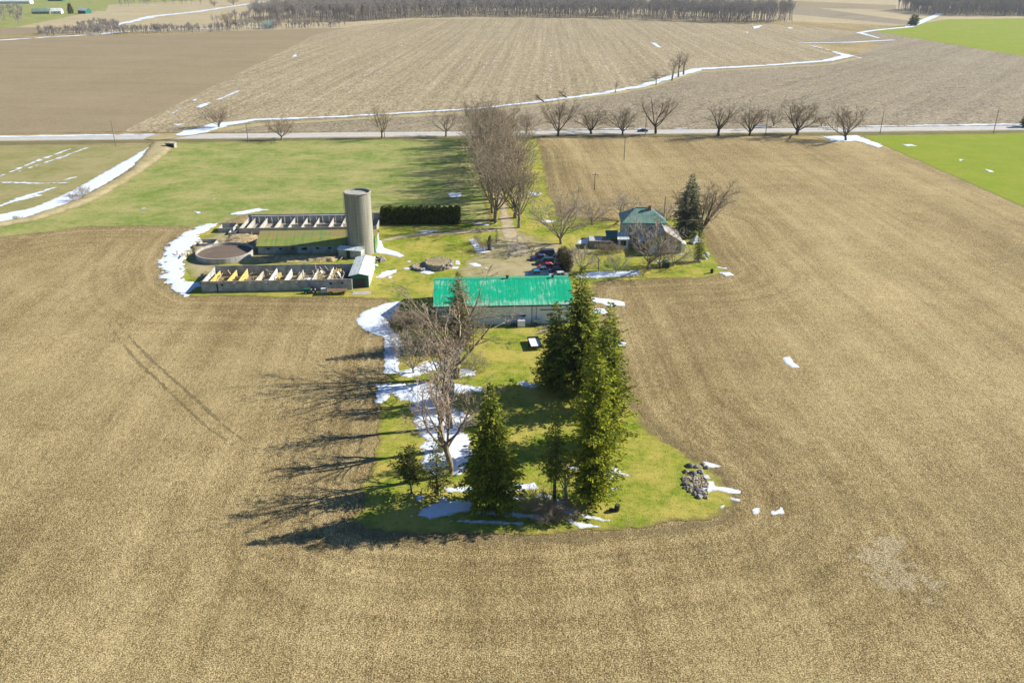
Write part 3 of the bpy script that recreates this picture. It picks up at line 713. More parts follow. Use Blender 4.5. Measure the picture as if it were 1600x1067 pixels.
# around the house
place(bushy[0], 877, 381, HT(381, 288), 'large pale many limbed bare tree above the parked cars', 'bare trees round the house', 'bare_tree', hw=6.5, crown=M['twig_pale'], rz=.4)
place(bushy[1], 925, 352, HT(352, 308), 'faint thin bare tree at the back edge of the garden, left of the house', 'bare trees round the house', 'bare_tree', hw=3.6, rz=2)
place(bushy[0], 972, 345, HT(345, 300), 'spreading bare tree directly behind the house', 'bare trees round the house', 'bare_tree', hw=4.6, rz=3)
place(bushy[1], 1040, 349, HT(349, 316), 'small bare tree behind the house, beside its pole', 'bare trees round the house', 'bare_tree', hw=3.6, rz=5)
place(bushy[1], 1013, 421, HT(421, 336), 'bare tree in front of the garage gable', 'bare trees round the house', 'bare_tree', hw=5.2, rz=.9)
place(bushy[0], 1030, 417, HT(417, 372), 'low brushy bare tree hiding the garage front', 'bare trees round the house', 'bare_tree', hw=3.6, rz=2.2, crown=M['larch'])
place(bushy[1], 1052, 416, HT(416, 376), 'thin bare tree at the right corner of the garage', 'bare trees round the house', 'bare_tree', hw=3.4, rz=1.2)
place(mapple[2], 1094, 369, HT(369, 283), 'big open bare tree beside the blue green spruce', 'bare trees round the house', 'bare_tree', hw=6.6, rz=2.5, trunk=M['bark_dark'])
place(bushy[1], 909, 426, HT(426, 382), 'small round headed bare tree left of the garden snow strip', 'bare trees round the house', 'bare_tree', hw=2.9, rz=1, crown=M['twig_pale'])
place(slim[0], 935, 425, HT(425, 398), 'slender garden sapling between two small bare trees', 'bare trees round the house', 'bare_tree', hw=1.4)
place(bushy[0], 962, 427, HT(427, 394), 'small dark bare tree in the middle of the garden', 'bare trees round the house', 'bare_tree', hw=2.4, rz=4)
# the grove in the foreground: big ones with crowns of their own
def big(seed, px, py, pt, hw, label, rz=0, cm='twig', tm='bark', **kw):
    H = HT(py, pt)
    pr = register(tree_proto(norm_tree(bare_tree(seed, H, **kw), H), M[tm], M[cm]), H)
    o = place(pr, px, py, H, label, 'bare trees of the grove', 'bare_tree', hw=hw / SC(py), rz=rz); return o
big(611, 714, 590, 420, 70, 'tallest bare tree of the grove, heavy limbs spreading in front of the shed', spread=.62, limbs=6, fork=.17, counts=(8, 7, 7), r0=.5, upright=.22, twig_r=.026, rz=.7)
big(622, 704, 742, 556, 56, 'big bare tree with reddish twigs left of the front spruce', spread=.55, limbs=6, fork=.3, counts=(8, 6, 7), r0=.38, upright=.2, twig_r=.023, cm='twig_red', rz=1.9)
place(slim[0], 706, 627, HT(627, 512), 'slender bare tree directly in front of the tallest one', 'slim bare trees of the grove', 'bare_tree', hw=3.4, crown=M['twig_red'])
place(slim[1], 703, 668, HT(668, 516), 'slim bare trunk at the middle of the patchy snow', 'slim bare trees of the grove', 'bare_tree', hw=3.2, crown=M['twig_red'])
place(slim[0], 690, 704, HT(704, 548), 'slim bare tree behind the two young pines', 'slim bare trees of the grove', 'bare_tree', hw=3, rz=3)
place(bushy[1], 646, 583, HT(583, 520), 'crooked low bare tree at the left edge of the grove', 'slim bare trees of the grove', 'bare_tree', hw=3.4)
place(slim[1], 886, 792, HT(792, 720), 'thin crooked bare sapling right of the thin spruce', 'slim bare trees of the grove', 'bare_tree', hw=1.6)
shr = [(624,512,'leftmost bush beside the shed snow drift'), (644,515,'bare bush in the shed shadow, second from the snow drift'), (664,514,'bare bush in the shed shadow, third from the snow drift'),
       (684,512,'bare bush in the shed shadow, next to the brownish conifer'), (632,545,'leftmost bush of the row in front of the hidden car'), (650,548,'bare bush just left of the hidden car'),
       (668,548,'bare bush directly in front of the hidden car'), (690,546,'bare bush between hidden car and tallest bare tree'), (740,575,'bare bush right of the tallest bare tree trunk')]
for i, (a, b, lb) in enumerate(shr): place(shrubs[i % 2], a, b, 3.9 if i < 8 else 2.6, lb, 'bare bushes beside the shed', 'bare_shrub', cat='bush', rz=i * 1.1, hw=2.6)
for i, (a, b, h, lb) in enumerate([(842,800,3.6,'grey brush left of the thin spruce trunk'), (853,812,3.0,'grey brush in front of the thin spruce trunk'), (868,806,2.6,'low brush at the foot of the thin spruce'),
       (896,810,1.8,'reddish brush at the end of the front snow line'), (118,315,3.0,'bare bush standing in the snowy ditch'), (131,306,3.2,'taller bare bush in the snowy ditch'),
       (757,392,3.2,'brown brush beside the old stump'), (745,380,2.2,'low brush behind the old stump'), (552,392,4.0,'grey brush at the foot of the silo'), (455,397,2.5,'weedy bush in the gap between the two roofless barns'),
       (952,395,2.8,'grey bush in front of the flat roofed garden shed'), (940,396,2.6,'grey bush at the left corner of the garden shed'), (966,395,2.4,'grey bush left of the house porch'),
       (27,345,1.6,'brown tussock bush at the left end of the ditch'), (898,398,2.2,'low grey bush left of the garden shed')]):
    place(shrubs[i % 2], a, b, h, lb, 'small bare bushes', 'bare_shrub', cat='bush', rz=i * .9, hw=h * .62)
place(slim[1], 1050, 127, 15, 'tall bare tree of the clump on the creek bank, left', 'bare trees on the creek bank', 'bare_tree', hw=4)
place(slim[0], 1060, 121, 17, 'tall bare tree of the clump on the creek bank, middle', 'bare trees on the creek bank', 'bare_tree', hw=4.5)
place(slim[1], 1068, 118, 16, 'tall bare tree of the clump on the creek bank, right', 'bare trees on the creek bank', 'bare_tree', hw=4.5)
place(slim[0], 1025, 134, 10, 'small bare tree on the creek bank left of the clump', 'bare trees on the creek bank', 'bare_tree', hw=3)
place(slim[1], 961, 146, 7, 'tiny bare tree on the creek bank near the fallen boughs', 'bare trees on the creek bank', 'bare_tree', hw=2.2)

# ---- conifers
def conifer(seed, H, R, whorls, per, base=.08, droop=.25, sprig=.55, dens=.30, taper=.85, clump=0.0, irreg=.12, ragged=0.0, width=.23):
    """trunk and a crown of needle sprays hung along real boughs"""
    rn = np.random.RandomState(seed)
    TV, TF = [], []
    n = 8; pts = [Vector((math.sin(i * 1.3 + seed) * .04 * i * .3, 0, -.2 + (H + .0) * i / n)) for i in range(n + 1)]
    r0 = .016 * H + .05
    tube_into(TV, TF, pts, [max(.02, r0 * (1 - i / n)) for i in range(n + 1)], 7)
    Ps, Ds, Ls, Rn = [], [], [], []
    for k in range(whorls):
        f = k / (whorls - 1); z = H * (base + (1 - base) * (f ** .92)) * .995
        prof = (1 - f) ** taper * (.55 + .45 * min(1, f / .12)) if f < .12 else (1 - f) ** taper
        prof = max(prof, .035)
        nb = max(4, int(per * (.5 + .5 * (1 - f))))
        a0 = rn.uniform(0, 6.28)
        for b in range(nb):
            a = a0 + 2 * math.pi * b / nb + rn.uniform(-.25, .25)
            Lb = R * prof * (1 + rn.uniform(-irreg, irreg) * 1.6)
            if rn.rand() < ragged: Lb *= rn.uniform(.3, .7)
            if clump: Lb *= 1 + clump * (rn.rand() ** 2 - .3)
            el = .25 - droop * (1 - f) * 1.6 + rn.uniform(-.1, .1)
            ca, sa = math.cos(a), math.sin(a)
            m = max(2, int(Lb / dens))
            bp = []
            for j in range(m + 1):
                t = j / m; rr = Lb * t; zz = z + rr * math.sin(el) - droop * .5 * Lb * t * t * .6 + .12 * Lb * max(0, t - .6)
                bp.append(Vector((ca * rr, sa * rr, zz)))
            if Lb > R * .25: tube_into(TV, TF, [bp[0], bp[len(bp) // 2], bp[-1]], [.035 + .01 * Lb, .03, .012], 3)
            for j in range(1, m + 1):
                t = j / m
                side = .75 * Lb * .45 * (1 - .75 * t)
                ns = 2 + int(side / .2)
                for q in range(ns):
                    off = rn.uniform(-1, 1) * side; p = bp[j]
                    Ps.append((p.x - sa * off, p.y + ca * off, p.z - abs(off) * .22 + rn.normal(0, .05)))
                    Ds.append((ca + rn.normal(0, .5) - sa * off * .6, sa + rn.normal(0, .5) + ca * off * .6, rn.normal(-.18 * (droop + .3), .32)))
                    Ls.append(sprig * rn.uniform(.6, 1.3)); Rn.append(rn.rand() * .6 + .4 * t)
    P_ = np.array(Ps); D = np.array(Ds); D /= np.linalg.norm(D, axis=1)[:, None]; Ln = np.array(Ls)[:, None]
    U = np.cross(D, np.array([0, 0, 1.0]) + rn.normal(0, .45, D.shape)); U /= np.linalg.norm(U, axis=1)[:, None]
    Nn = np.cross(D, U)
    v0 = P_; v1 = P_ + D * Ln * .5 + U * Ln * width - Nn * Ln * .1; v2 = P_ + D * Ln; v3 = P_ + D * Ln * .5 - U * Ln * width - Nn * Ln * .1
    V = np.stack([v0, v1, v2, v3], 1).reshape(-1, 3); m = len(P_)
    idx = np.arange(m * 4).reshape(m, 4)
    F = np.concatenate([idx[:, [0, 1, 2]], idx[:, [0, 2, 3]]])
    return TV, TF, V, F, np.repeat(np.array(Rn), 4)

def conifer_proto(seed, H, R, mat, whorls, per, name='spruce_tree', tmat='bark_dark', **kw):
    TV, TF, V, F, rr = conifer(seed, H, R, whorls, per, **kw)
    root = empty(name, 0, 0)
    mesh_obj('trunk', TV, TF, M[tmat], root, True)
    c = mesh_obj('crown', V, F, M[mat], root)
    at = c.data.attributes.new('rnd', 'FLOAT', 'POINT'); at.data.foreach_set('value', rr.astype(np.float32))
    root['_hw'] = float(R); root['_h'] = H; return root
def con(seed, px, py, pt, hwpx, mat, whorls, per, label, group, name='spruce_tree', **kw):
    H = HT(py, pt); R = hwpx / SC(py)
    o = conifer_proto(seed, H, R, mat, whorls, per, name=name, **kw)
    x, y = G(px, py); o.location = (x, y, 0); return tag(o, label, 'tree', group)
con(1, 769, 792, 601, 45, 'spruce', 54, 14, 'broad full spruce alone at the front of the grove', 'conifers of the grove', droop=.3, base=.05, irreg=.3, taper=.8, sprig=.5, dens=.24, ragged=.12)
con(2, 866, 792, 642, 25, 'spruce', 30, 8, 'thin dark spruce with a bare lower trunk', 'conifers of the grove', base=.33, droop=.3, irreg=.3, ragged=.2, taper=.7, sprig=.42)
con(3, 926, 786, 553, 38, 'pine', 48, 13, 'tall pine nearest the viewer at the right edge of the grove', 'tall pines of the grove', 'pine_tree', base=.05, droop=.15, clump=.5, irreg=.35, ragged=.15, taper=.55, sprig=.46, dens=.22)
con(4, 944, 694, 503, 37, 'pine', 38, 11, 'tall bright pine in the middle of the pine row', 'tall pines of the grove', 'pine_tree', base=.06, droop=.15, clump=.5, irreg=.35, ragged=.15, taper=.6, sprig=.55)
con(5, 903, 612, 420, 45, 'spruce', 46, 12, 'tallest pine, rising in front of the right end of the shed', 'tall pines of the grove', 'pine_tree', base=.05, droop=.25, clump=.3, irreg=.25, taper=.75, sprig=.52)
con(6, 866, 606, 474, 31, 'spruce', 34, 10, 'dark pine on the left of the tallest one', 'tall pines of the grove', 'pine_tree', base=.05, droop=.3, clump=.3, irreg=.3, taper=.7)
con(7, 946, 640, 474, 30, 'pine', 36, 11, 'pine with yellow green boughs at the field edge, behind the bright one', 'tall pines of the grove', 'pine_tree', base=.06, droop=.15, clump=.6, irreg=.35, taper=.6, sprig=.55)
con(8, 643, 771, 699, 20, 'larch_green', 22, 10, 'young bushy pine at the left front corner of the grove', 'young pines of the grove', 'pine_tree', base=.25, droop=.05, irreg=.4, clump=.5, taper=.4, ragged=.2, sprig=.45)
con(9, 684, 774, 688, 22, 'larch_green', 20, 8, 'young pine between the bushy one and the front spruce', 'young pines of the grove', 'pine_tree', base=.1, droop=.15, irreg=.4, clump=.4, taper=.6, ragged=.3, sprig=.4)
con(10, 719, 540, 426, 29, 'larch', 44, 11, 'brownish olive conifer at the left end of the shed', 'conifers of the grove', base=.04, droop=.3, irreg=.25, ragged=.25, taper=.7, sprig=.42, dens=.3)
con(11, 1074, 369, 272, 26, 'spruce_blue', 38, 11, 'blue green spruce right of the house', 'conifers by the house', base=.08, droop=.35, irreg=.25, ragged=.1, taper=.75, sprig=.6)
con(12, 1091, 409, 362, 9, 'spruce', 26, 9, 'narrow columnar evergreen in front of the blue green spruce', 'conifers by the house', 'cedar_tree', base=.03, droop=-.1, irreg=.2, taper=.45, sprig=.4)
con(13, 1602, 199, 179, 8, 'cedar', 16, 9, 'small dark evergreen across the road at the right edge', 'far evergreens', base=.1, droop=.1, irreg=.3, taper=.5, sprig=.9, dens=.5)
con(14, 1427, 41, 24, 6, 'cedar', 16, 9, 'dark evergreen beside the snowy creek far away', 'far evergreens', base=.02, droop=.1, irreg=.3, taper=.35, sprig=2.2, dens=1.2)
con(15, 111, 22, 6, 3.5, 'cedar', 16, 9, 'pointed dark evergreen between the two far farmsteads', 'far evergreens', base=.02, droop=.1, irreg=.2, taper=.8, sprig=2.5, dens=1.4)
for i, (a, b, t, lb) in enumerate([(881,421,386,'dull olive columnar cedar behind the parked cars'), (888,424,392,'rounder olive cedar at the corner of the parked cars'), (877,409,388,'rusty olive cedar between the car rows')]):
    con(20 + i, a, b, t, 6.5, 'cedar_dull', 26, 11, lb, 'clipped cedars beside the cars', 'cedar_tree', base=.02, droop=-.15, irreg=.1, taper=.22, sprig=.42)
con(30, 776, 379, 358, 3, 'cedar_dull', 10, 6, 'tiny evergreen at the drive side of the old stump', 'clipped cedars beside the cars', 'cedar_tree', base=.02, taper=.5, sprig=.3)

# hedge
hx0, hy0 = G(596, 349); hx1, hy1 = G(719, 349); hH = HT(349, 323)
rn = np.random.RandomState(7); hl = hx1 - hx0
def hedge_crown(n=15000):
    x = rn.uniform(0, hl, n); seg = hl / 13
    k = np.floor(x / seg); cx = (k + .5) * seg; lump = 1 - .55 * (np.abs(x - cx) / (seg / 2)) ** 2.2 * .35
    tp = hH * (1 + .05 * np.sin(k * 2.3)) * lump
    a = rn.uniform(0, math.pi, n); rr = 1 - rn.rand(n) * .25
    hw = 1.5 * lump
    y = np.cos(a) * hw * rr * np.where(np.abs(np.cos(a)) > .5, 1, 1.1); z = np.sin(a) ** .35 * tp * rr
    z = np.where(rn.rand(n) < .6, rn.rand(n) * z, z)
    return np.column_stack([x, y, z])
P_ = hedge_crown(); D = rn.normal(0, .45, P_.shape) + np.array([0, 0, .9]); D[:, 1] += np.sign(P_[:, 1]) * .4
D /= np.linalg.norm(D, axis=1)[:, None]; U = np.cross(D, rn.normal(0, 1, D.shape)); U /= np.linalg.norm(U, axis=1)[:, None]
Ln = rn.uniform(.35, .8, (len(P_), 1)); V = np.stack([P_, P_ + D * Ln * .5 + U * Ln * .3, P_ + D * Ln, P_ + D * Ln * .5 - U * Ln * .3], 1).reshape(-1, 3)
hedge = empty('hedge', hx0, hy0, 0, 0, 'long dark clipped cedar hedge left of the avenue', 'hedge')
o = mesh_obj('foliage', V, np.arange(len(V)).reshape(-1, 4), M['cedar'], hedge)
o.data.attributes.new('rnd', 'FLOAT', 'POINT').data.foreach_set('value', np.repeat(rn.rand(len(P_)), 4).astype(np.float32))
mb = MB()
for i in range(13):
    x = (i + .5) * hl / 13; mb.tube([Vector((x, 0, -.1)), Vector((x + .1, 0, hH * .85))], [.12, .03], 5)
mb.build('stems', M['bark_dark'], hedge)

# woodlots: far-off masses of leafless trunks
def wood_unit(seed, H, sp=.22):
    parts = bare_tree(seed, H, spread=sp, limbs=5, fork=.42, counts=(6, 4, 0), r0=.26, upright=.5, twig_r=.09, tside=3, lens=(.34, .5, .4))
    TV, TF, CV, CF = norm_tree(parts, H)
    return np.array(TV + CV), [tuple(f) for f in TF] + [tuple(q + len(TV) for q in f) for f in CF]
import itertools
def quads_tris(F):
    q = np.array([f for f in F if len(f) == 4], int).reshape(-1, 4); return q
def wood(name, label, px, n, seed, H, hvar=.16, mat='bark_wood', sp=.22):
    """scatter of whole trees standing on the traced patch of ground"""
    rn = np.random.RandomState(seed); poly = np.array(W(*px)); lo = poly.min(0); hi = poly.max(0)
    pts = []
    while len(pts) < n:
        c = rn.uniform(lo, hi, (n * 4, 2)); c = c[poly_sdf(c, poly) > 0]; pts += c.tolist()
    pts = np.array(pts[:n])
    VV, FF = [], []; nv = 0
    units = [wood_unit(seed + i, 1.0 * H, sp) for i in range(5)]
    units = [(v, quads_tris(f)) for v, f in units]
    for i, (x, y) in enumerate(pts):
        v, f = units[i % 5]; a = rn.uniform(0, 6.28); s = rn.normal(1, hvar); s = min(max(s, .55), 1.25); ca, sa = math.cos(a) * s * 1.1, math.sin(a) * s * 1.1
        VV.append(np.column_stack([v[:, 0] * ca - v[:, 1] * sa + x, v[:, 0] * sa + v[:, 1] * ca + y, v[:, 2] * s])); FF.append(f + nv); nv += len(v)
    V = np.concatenate(VV); F = np.concatenate(FF)
    me = bpy.data.meshes.new(name); me.vertices.add(len(V)); me.vertices.foreach_set('co', V.astype(np.float32).ravel())
    me.loops.add(F.size); me.loops.foreach_set('vertex_index', F.astype(np.int32).ravel())
    me.polygons.add(len(F)); me.polygons.foreach_set('loop_start', np.arange(0, F.size, 4, dtype=np.int32))
    me.update(calc_edges=True); me.materials.append(M[mat])
    o = bpy.data.objects.new(name, me); COL.objects.link(o)
    return tag(o, label, 'woods', kind='stuff')
wood('woods', 'long grey leafless woodlot behind the big far field', [(384,35),(470,36),(560,35),(650,29.5),(720,28),(800,27.5),(900,29),(1000,31),(1100,35),(1180,38),(1238,36),(1236,31),(1150,27),(1000,22),(850,18),(700,17),(560,19),(430,26)], 3000, 71, 24)
wood('woods', 'dark blue grey woodlot in the top right corner', [(1402,17),(1450,24),(1520,26),(1620,26),(1800,26),(1800,14),(1620,14),(1440,13)], 2600, 81, 25)
wood('woods', 'scrubby far hedgerow trees left of the long woodlot', [(60,56),(130,56),(185,54),(300,52),(420,47),(540,43),(540,41),(420,44),(300,47),(180,50),(60,52)], 420, 91, 7, hvar=.4, sp=.8)
wood('woods', 'thin tree line far off at the top left', [(330,37),(400,33),(400,36),(330,40)], 24, 94, 13, hvar=.3, sp=.7)
wood('woods', 'thin tree belt along the upper left field edge', [(185,11),(260,7),(330,9),(330,7),(260,5),(185,9)], 40, 95, 11, hvar=.3, sp=.7)
wood('woods', 'leafless thicket at the left edge beyond the farmsteads', [(-60,40),(30,40),(36,26),(30,14),(-60,14)], 160, 96, 12, hvar=.3, sp=.6)
wood('woods', 'dark brush strip beyond the far fields', [(120,50),(186,49),(186,38),(150,36),(120,44)], 150, 97, 6, hvar=.4, sp=.8)
for o in PROTO:
    if o.name not in used and not o.get('label'):
        for ch in list(o.children): bpy.data.objects.remove(ch)
        bpy.data.objects.remove(o)

# ================================================================== BUILDINGS
def base(name, px, py, label, cat, yaw=YAW, group=None):
    x, y = G(px, py); return empty(name, x, y, 0, yaw, label, cat, group)
def openings(o, mat, rects, name='window', frame=None, y=0.0, ax='x'):
    for (x0, z0, x1, z1) in rects:
        m = MB()
        if ax == 'x': m.box(x0, y - .05, z0, x1, y + .05, z1)
        else: m.box(y - .05, x0, z0, y + .05, x1, z1)
        w_ = m.build(name, mat, o)
        if frame:
            f = MB(); t = .09
            for (a, b, c, d) in ((x0 - t, z0 - t, x1 + t, z0), (x0 - t, z1, x1 + t, z1 + t), (x0 - t, z0, x0, z1), (x1, z0, x1 + t, z1), ((x0+x1)/2-.03, z0, (x0+x1)/2+.03, z1)):
                if ax == 'x': f.box(a, y - .08, b, c, y + .08, d)
                else: f.box(y - .08, a, b, y + .08, c, d)
            f.build('frame', frame, w_)

# ---- big white shed with the emerald roof
sx = 1 / SC(507)
shed = base('machine_shed', 681, 509, 'long white shed with a streaked emerald green metal roof', 'shed', YAW)
LEN, DEP, EH, RH = 27.8, 16.6, 4.45, 7.0
m = MB(); m.box(0, 0, -.1, LEN, .2, EH); m.box(0, DEP - .2, -.1, LEN, DEP, EH)
for x0, x1 in ((0, .2), (LEN - .2, LEN)):
    n0 = len(m.v)
    pr = [(.2, -.1), (DEP - .2, -.1), (DEP - .2, EH), (DEP / 2, RH - .12), (.2, EH)]
    m.v += [(x0, a, b) for a, b in pr] + [(x1, a, b) for a, b in pr]
    m.f += [(n0, n0+4, n0+3, n0+2, n0+1), tuple(n0 + 5 + i for i in range(5))] + [(n0 + i, n0 + (i+1) % 5, n0 + 5 + (i+1) % 5, n0 + 5 + i) for i in range(5)]
m.build('wall', M['siding'], shed)
def gable_roof(o, L, D, eh, rh, mat, over=.45, th=.1, x0=0.0, y0=0.0, name='roof', capm=None):
    sl_ = (rh - eh) / (D / 2); ez = eh - over * sl_
    # texture space sits at the roof's own middle so that streaks run down the slope
    m = MB()
    mid = y0 + D / 2
    P1 = [(x0-over, y0-over-mid, ez + .02), (x0+L+over, y0-over-mid, ez + .02), (x0+L+over, 0, rh + .02), (x0-over, 0, rh + .02)]
    P2 = [(x0-over, 0, rh + .02), (x0+L+over, 0, rh + .02), (x0+L+over, D/2+over, ez + .02), (x0-over, D/2+over, ez + .02)]
    m.slab(P1, th); m.slab(P2, th)
    r = m.build(name, mat, o); r.location = (0, mid, 0)
    if capm:
        c = MB(); c.quad((x0-over-.02, -.28, rh-.28*sl_+.05), (x0+L+over+.02, -.28, rh-.28*sl_+.05), (x0+L+over+.02, 0, rh+.08), (x0-over-.02, 0, rh+.08))
        c.quad((x0-over-.02, 0, rh+.08), (x0+L+over+.02, 0, rh+.08), (x0+L+over+.02, .28, rh-.28*sl_+.05), (x0-over-.02, .28, rh-.28*sl_+.05))
        c.build('ridge_cap', capm, r)
    return r
r = gable_roof(shed, LEN, DEP, EH, RH, M['roof_green'], over=.4, capm=M['ridge_green'])
for vx in (15.0, 24.6):
    v = MB(); v.cyl(vx, .1, RH - .1, RH + .55, .28, .28, 10); v.cyl(vx, .1, RH + .55, RH + .68, .42, .1, 10); v.build('roof_vent', M['dark'], r)
g = MB(); g.box(-.4, -.55, EH - .38, LEN + .4, -.42, EH - .2); g.build('gutter', M['dark'], shed)
for dxp in (19.6, 20.5):
    g = MB(); g.box(dxp, -.1, 0, dxp + .1, -.02, EH - .3); g.build('downpipe', M['dark'] if dxp < 20 else M['wood_grey'], shed)
d = MB(); d.box(21.6, -.09, .05, 25.2, -.02, 3.0); dd = d.build('door', M['white'], shed)
d = MB(); d.box(21.3, -.16, 3.03, 25.9, -.04, 3.16); d.build('door_track', M['dark'], dd)
d = MB(); d.box(25.22, -.12, .05, 25.32, -.02, 3.0); d.build('door_edge', M['dark'], dd)
openings(shed, M['glass'], [(22.7, 1.75, 23.55, 2.3)], frame=M['white'], y=-.1)
g = MB(); g.box(13.2, -.07, 1.85, 18.2, -.02, 1.93); g.box(13.2, -.07, 1.5, 18.2, -.02, 1.56); g.build('wall_rail', M['dark'], shed)
openings(shed, M['dark'], [(17.6, 1.72, 18.4, 2.12)], name='vent', y=-.05)
# things along the shed wall
def local(o, x, y):
    c, s = math.cos(o.rotation_euler[2]), math.sin(o.rotation_euler[2])
    return (o.location.x + c * x - s * y, o.location.y + s * x + c * y)
x, y = local(shed, 17.4, -1.1)
t = empty('storage_tank', x, y, 0, YAW, 'white box shaped plastic tank standing against the shed wall', 'tank')
m = MB(); m.slab([(-.75,-.7,1.5),(.75,-.7,1.5),(.75,.7,1.7),(-.75,.7,1.7)], 1.5); m.build('body', M['plastic_white'], t); m = MB(); m.box(-.85,-.8,0,.85,.8,.14); m.build('pallet', M['wood_grey'], t)
m = MB(); m.cyl(0, 0, 1.58, 1.75, .22, .2, 12); m.build('lid', M['dark'], t)
x, y = local(shed, 15.9, -1.0); t = empty('fuel_drum', x, y, 0, 0, 'dark steel drum lying by the shed wall left of the white tank', 'drum')
m = MB(); m.tube([Vector((-.55,0,.36)), Vector((.55,0,.36))], [.34,.34], 16); m.build('body', M['dark'], t)
for q in (-.3, .3):
    m = MB(); m.tube([Vector((q-.03,0,.36)), Vector((q+.03,0,.36))], [.365,.365], 16); m.build('hoop', M['rim'], t)
x, y = local(shed, 19.9, -1.0); t = empty('wheelbarrow', x, y, 0, .4, 'dark wheelbarrow parked under the shed downpipes', 'wheelbarrow')
m = MB(); m.slab([(-.5,-.35,.6),(.45,-.35,.6),(.45,.35,.6),(-.5,.35,.6)], .28); m.build('tray', M['green_metal'], t)
m = MB(); m.tube([Vector((.75,-.06,.2)), Vector((.75,.06,.2))], [.2,.2], 14); m.build('wheel', M['rubber'], t)
for q in (-.25, .25):
    m = MB(); m.tube([Vector((.75,q*.3,.22)), Vector((-.4,q,.35)), Vector((-1.1,q*1.2,.62))], [.025]*3, 5); m.build('handle', M['wood'], t)
    m = MB(); m.tube([Vector((-.4,q,.35)), Vector((-.45,q,0))], [.02]*2, 5); m.build('leg', M['dark'], t)
x, y = local(shed, 20.6, -.9); t = empty('fuel_tank', x, y, 0, YAW, 'small grey green fuel tank on legs right of the downpipes', 'tank')
m = MB(); m.tube([Vector((-.6,0,1.1)), Vector((.6,0,1.1))], [.38,.38], 16); m.build('body', M['house_wall'], t)
for q in (-.45, .45):
    for s_ in (-.3, .3):
        m = MB(); m.tube([Vector((q,s_*.7,.85)), Vector((q,s_,0))], [.04,.04], 5); m.build('leg', M['dark'], t)
# open frame trailer with snow in its bed, and boards
x, y = G(838, 547); t = empty('flat_trailer', x, y, 0, rad(98), 'old flat trailer with a pale blue white bed lying in the grass', 'trailer')
m = MB(); m.slab([(-.2,-1.05,.62),(4.3,-1.05,.62),(4.3,1.05,.62),(-.2,1.05,.62)], .1); bed = m.build('bed', M['plastic_white'], t)
m = MB()
for q in (-1.1, 1.02): m.box(-.2, q, .5, 4.3, q + .08, .95)
m.box(4.3, -1.1, .5, 4.38, 1.1, .95); m.box(-.28, -1.1, .5, -.2, 1.1, .95); m.build('side_rail', M['dark'], t)
m = MB(); m.tube([Vector((4.3,0,.5)), Vector((5.5,0,.35))], [.05,.05], 6); m.build('drawbar', M['dark'], t)
for q in (-1.15, 1.15):
    m = MB(); m.tube([Vector((1.9,q-.09,.32)), Vector((1.9,q+.09,.32))], [.32,.32], 16); wv = m.build('wheel', M['rubber'], t)
    m = MB(); m.tube([Vector((1.9,q-.11,.32)), Vector((1.9,q+.11,.32))], [.16,.16], 12); m.build('rim', M['rim'], wv)
pr_ = None; rp = random.Random(3)
for i in range(12):
    if pr_ is None:
        m = MB(); m.box(-1.5, -.08, -.025, 1.5, .08, .025); pr_ = m.build('plank', M['wood_grey']); o = pr_
    else: o = pr_.copy(); COL.objects.link(o)
    x, y = G(852 + rp.uniform(-11, 9), 516 + rp.uniform(-5, 5)); o.location = (x, y, .1 + i * .05); o.rotation_euler = (rp.uniform(-.2,.2), rp.uniform(-.08,.08), rp.uniform(-.3,.9)); o.scale = (rp.uniform(.6,1),1,1)
    tag(o, 'weathered grey board in the pile near the right end of the shed wall', 'board', 'boards piled by the shed')

# ---- silo
x, y = G(562, 401); sil = empty('silo', x, y + 3.2, 0, 0, 'tall weathered concrete stave silo with an open top', 'silo')
SR, SH = 3.25, HT(401, 299, 3.2)
m = MB(); m.cyl(0, 0, -.2, SH, SR, SR, 48, cap=False); m.cyl(0, 0, SH - 6, SH, SR - .22, SR - .22, 48, cap=False)
n0 = len(m.v)
for j in range(48):
    a = 2 * math.pi * j / 48; m.v += [(SR * math.cos(a), SR * math.sin(a), SH), ((SR-.22) * math.cos(a), (SR-.22) * math.sin(a), SH)]
for j in range(48): k2 = (j + 1) % 48; m.f.append((n0 + 2*j, n0 + 2*k2, n0 + 2*k2 + 1, n0 + 2*j + 1))
m.build('shell', M['silo'], sil, False)
m = MB(); m.cyl(0, 0, SH - .55, SH - .5, SR - .24, SR - .24, 40); m.build('cover', M['concrete'], sil)
for k in range(int(SH)):
    m = MB(); 
    pts = [Vector(((SR+.015) * math.cos(a), (SR+.015) * math.sin(a), k + .6)) for a in [2*math.pi*j/36 for j in range(37)]]
    m.tube(pts, [.022]*37, 4, False); m.build('hoop', M['wood_grey'], sil)
m = MB(); pts = [Vector(((SR+.12) * math.cos(a), (SR+.12) * math.sin(a), SH - .1)) for a in [2*math.pi*j/36 for j in range(37)]]; m.tube(pts, [.12]*37, 6, False); m.build('rim', M['concrete'], sil)
ca, sa = math.cos(rad(-150)), math.sin(rad(-150))
m = MB()
for q in (-.35, .35): m.tube([Vector(((SR+.55)*ca - q*sa, (SR+.55)*sa + q*ca, 0)), Vector(((SR+.3)*ca - q*sa, (SR+.3)*sa + q*ca, SH + .2))], [.03,.03], 4)
for k in range(30): z_ = .5 + k * SH / 31; m.tube([Vector(((SR+.45)*ca + .35*sa, (SR+.45)*sa - .35*ca, z_)), Vector(((SR+.45)*ca - .35*sa, (SR+.45)*sa + .35*ca, z_))], [.02,.02], 4)
m.build('ladder', M['dark'], sil)

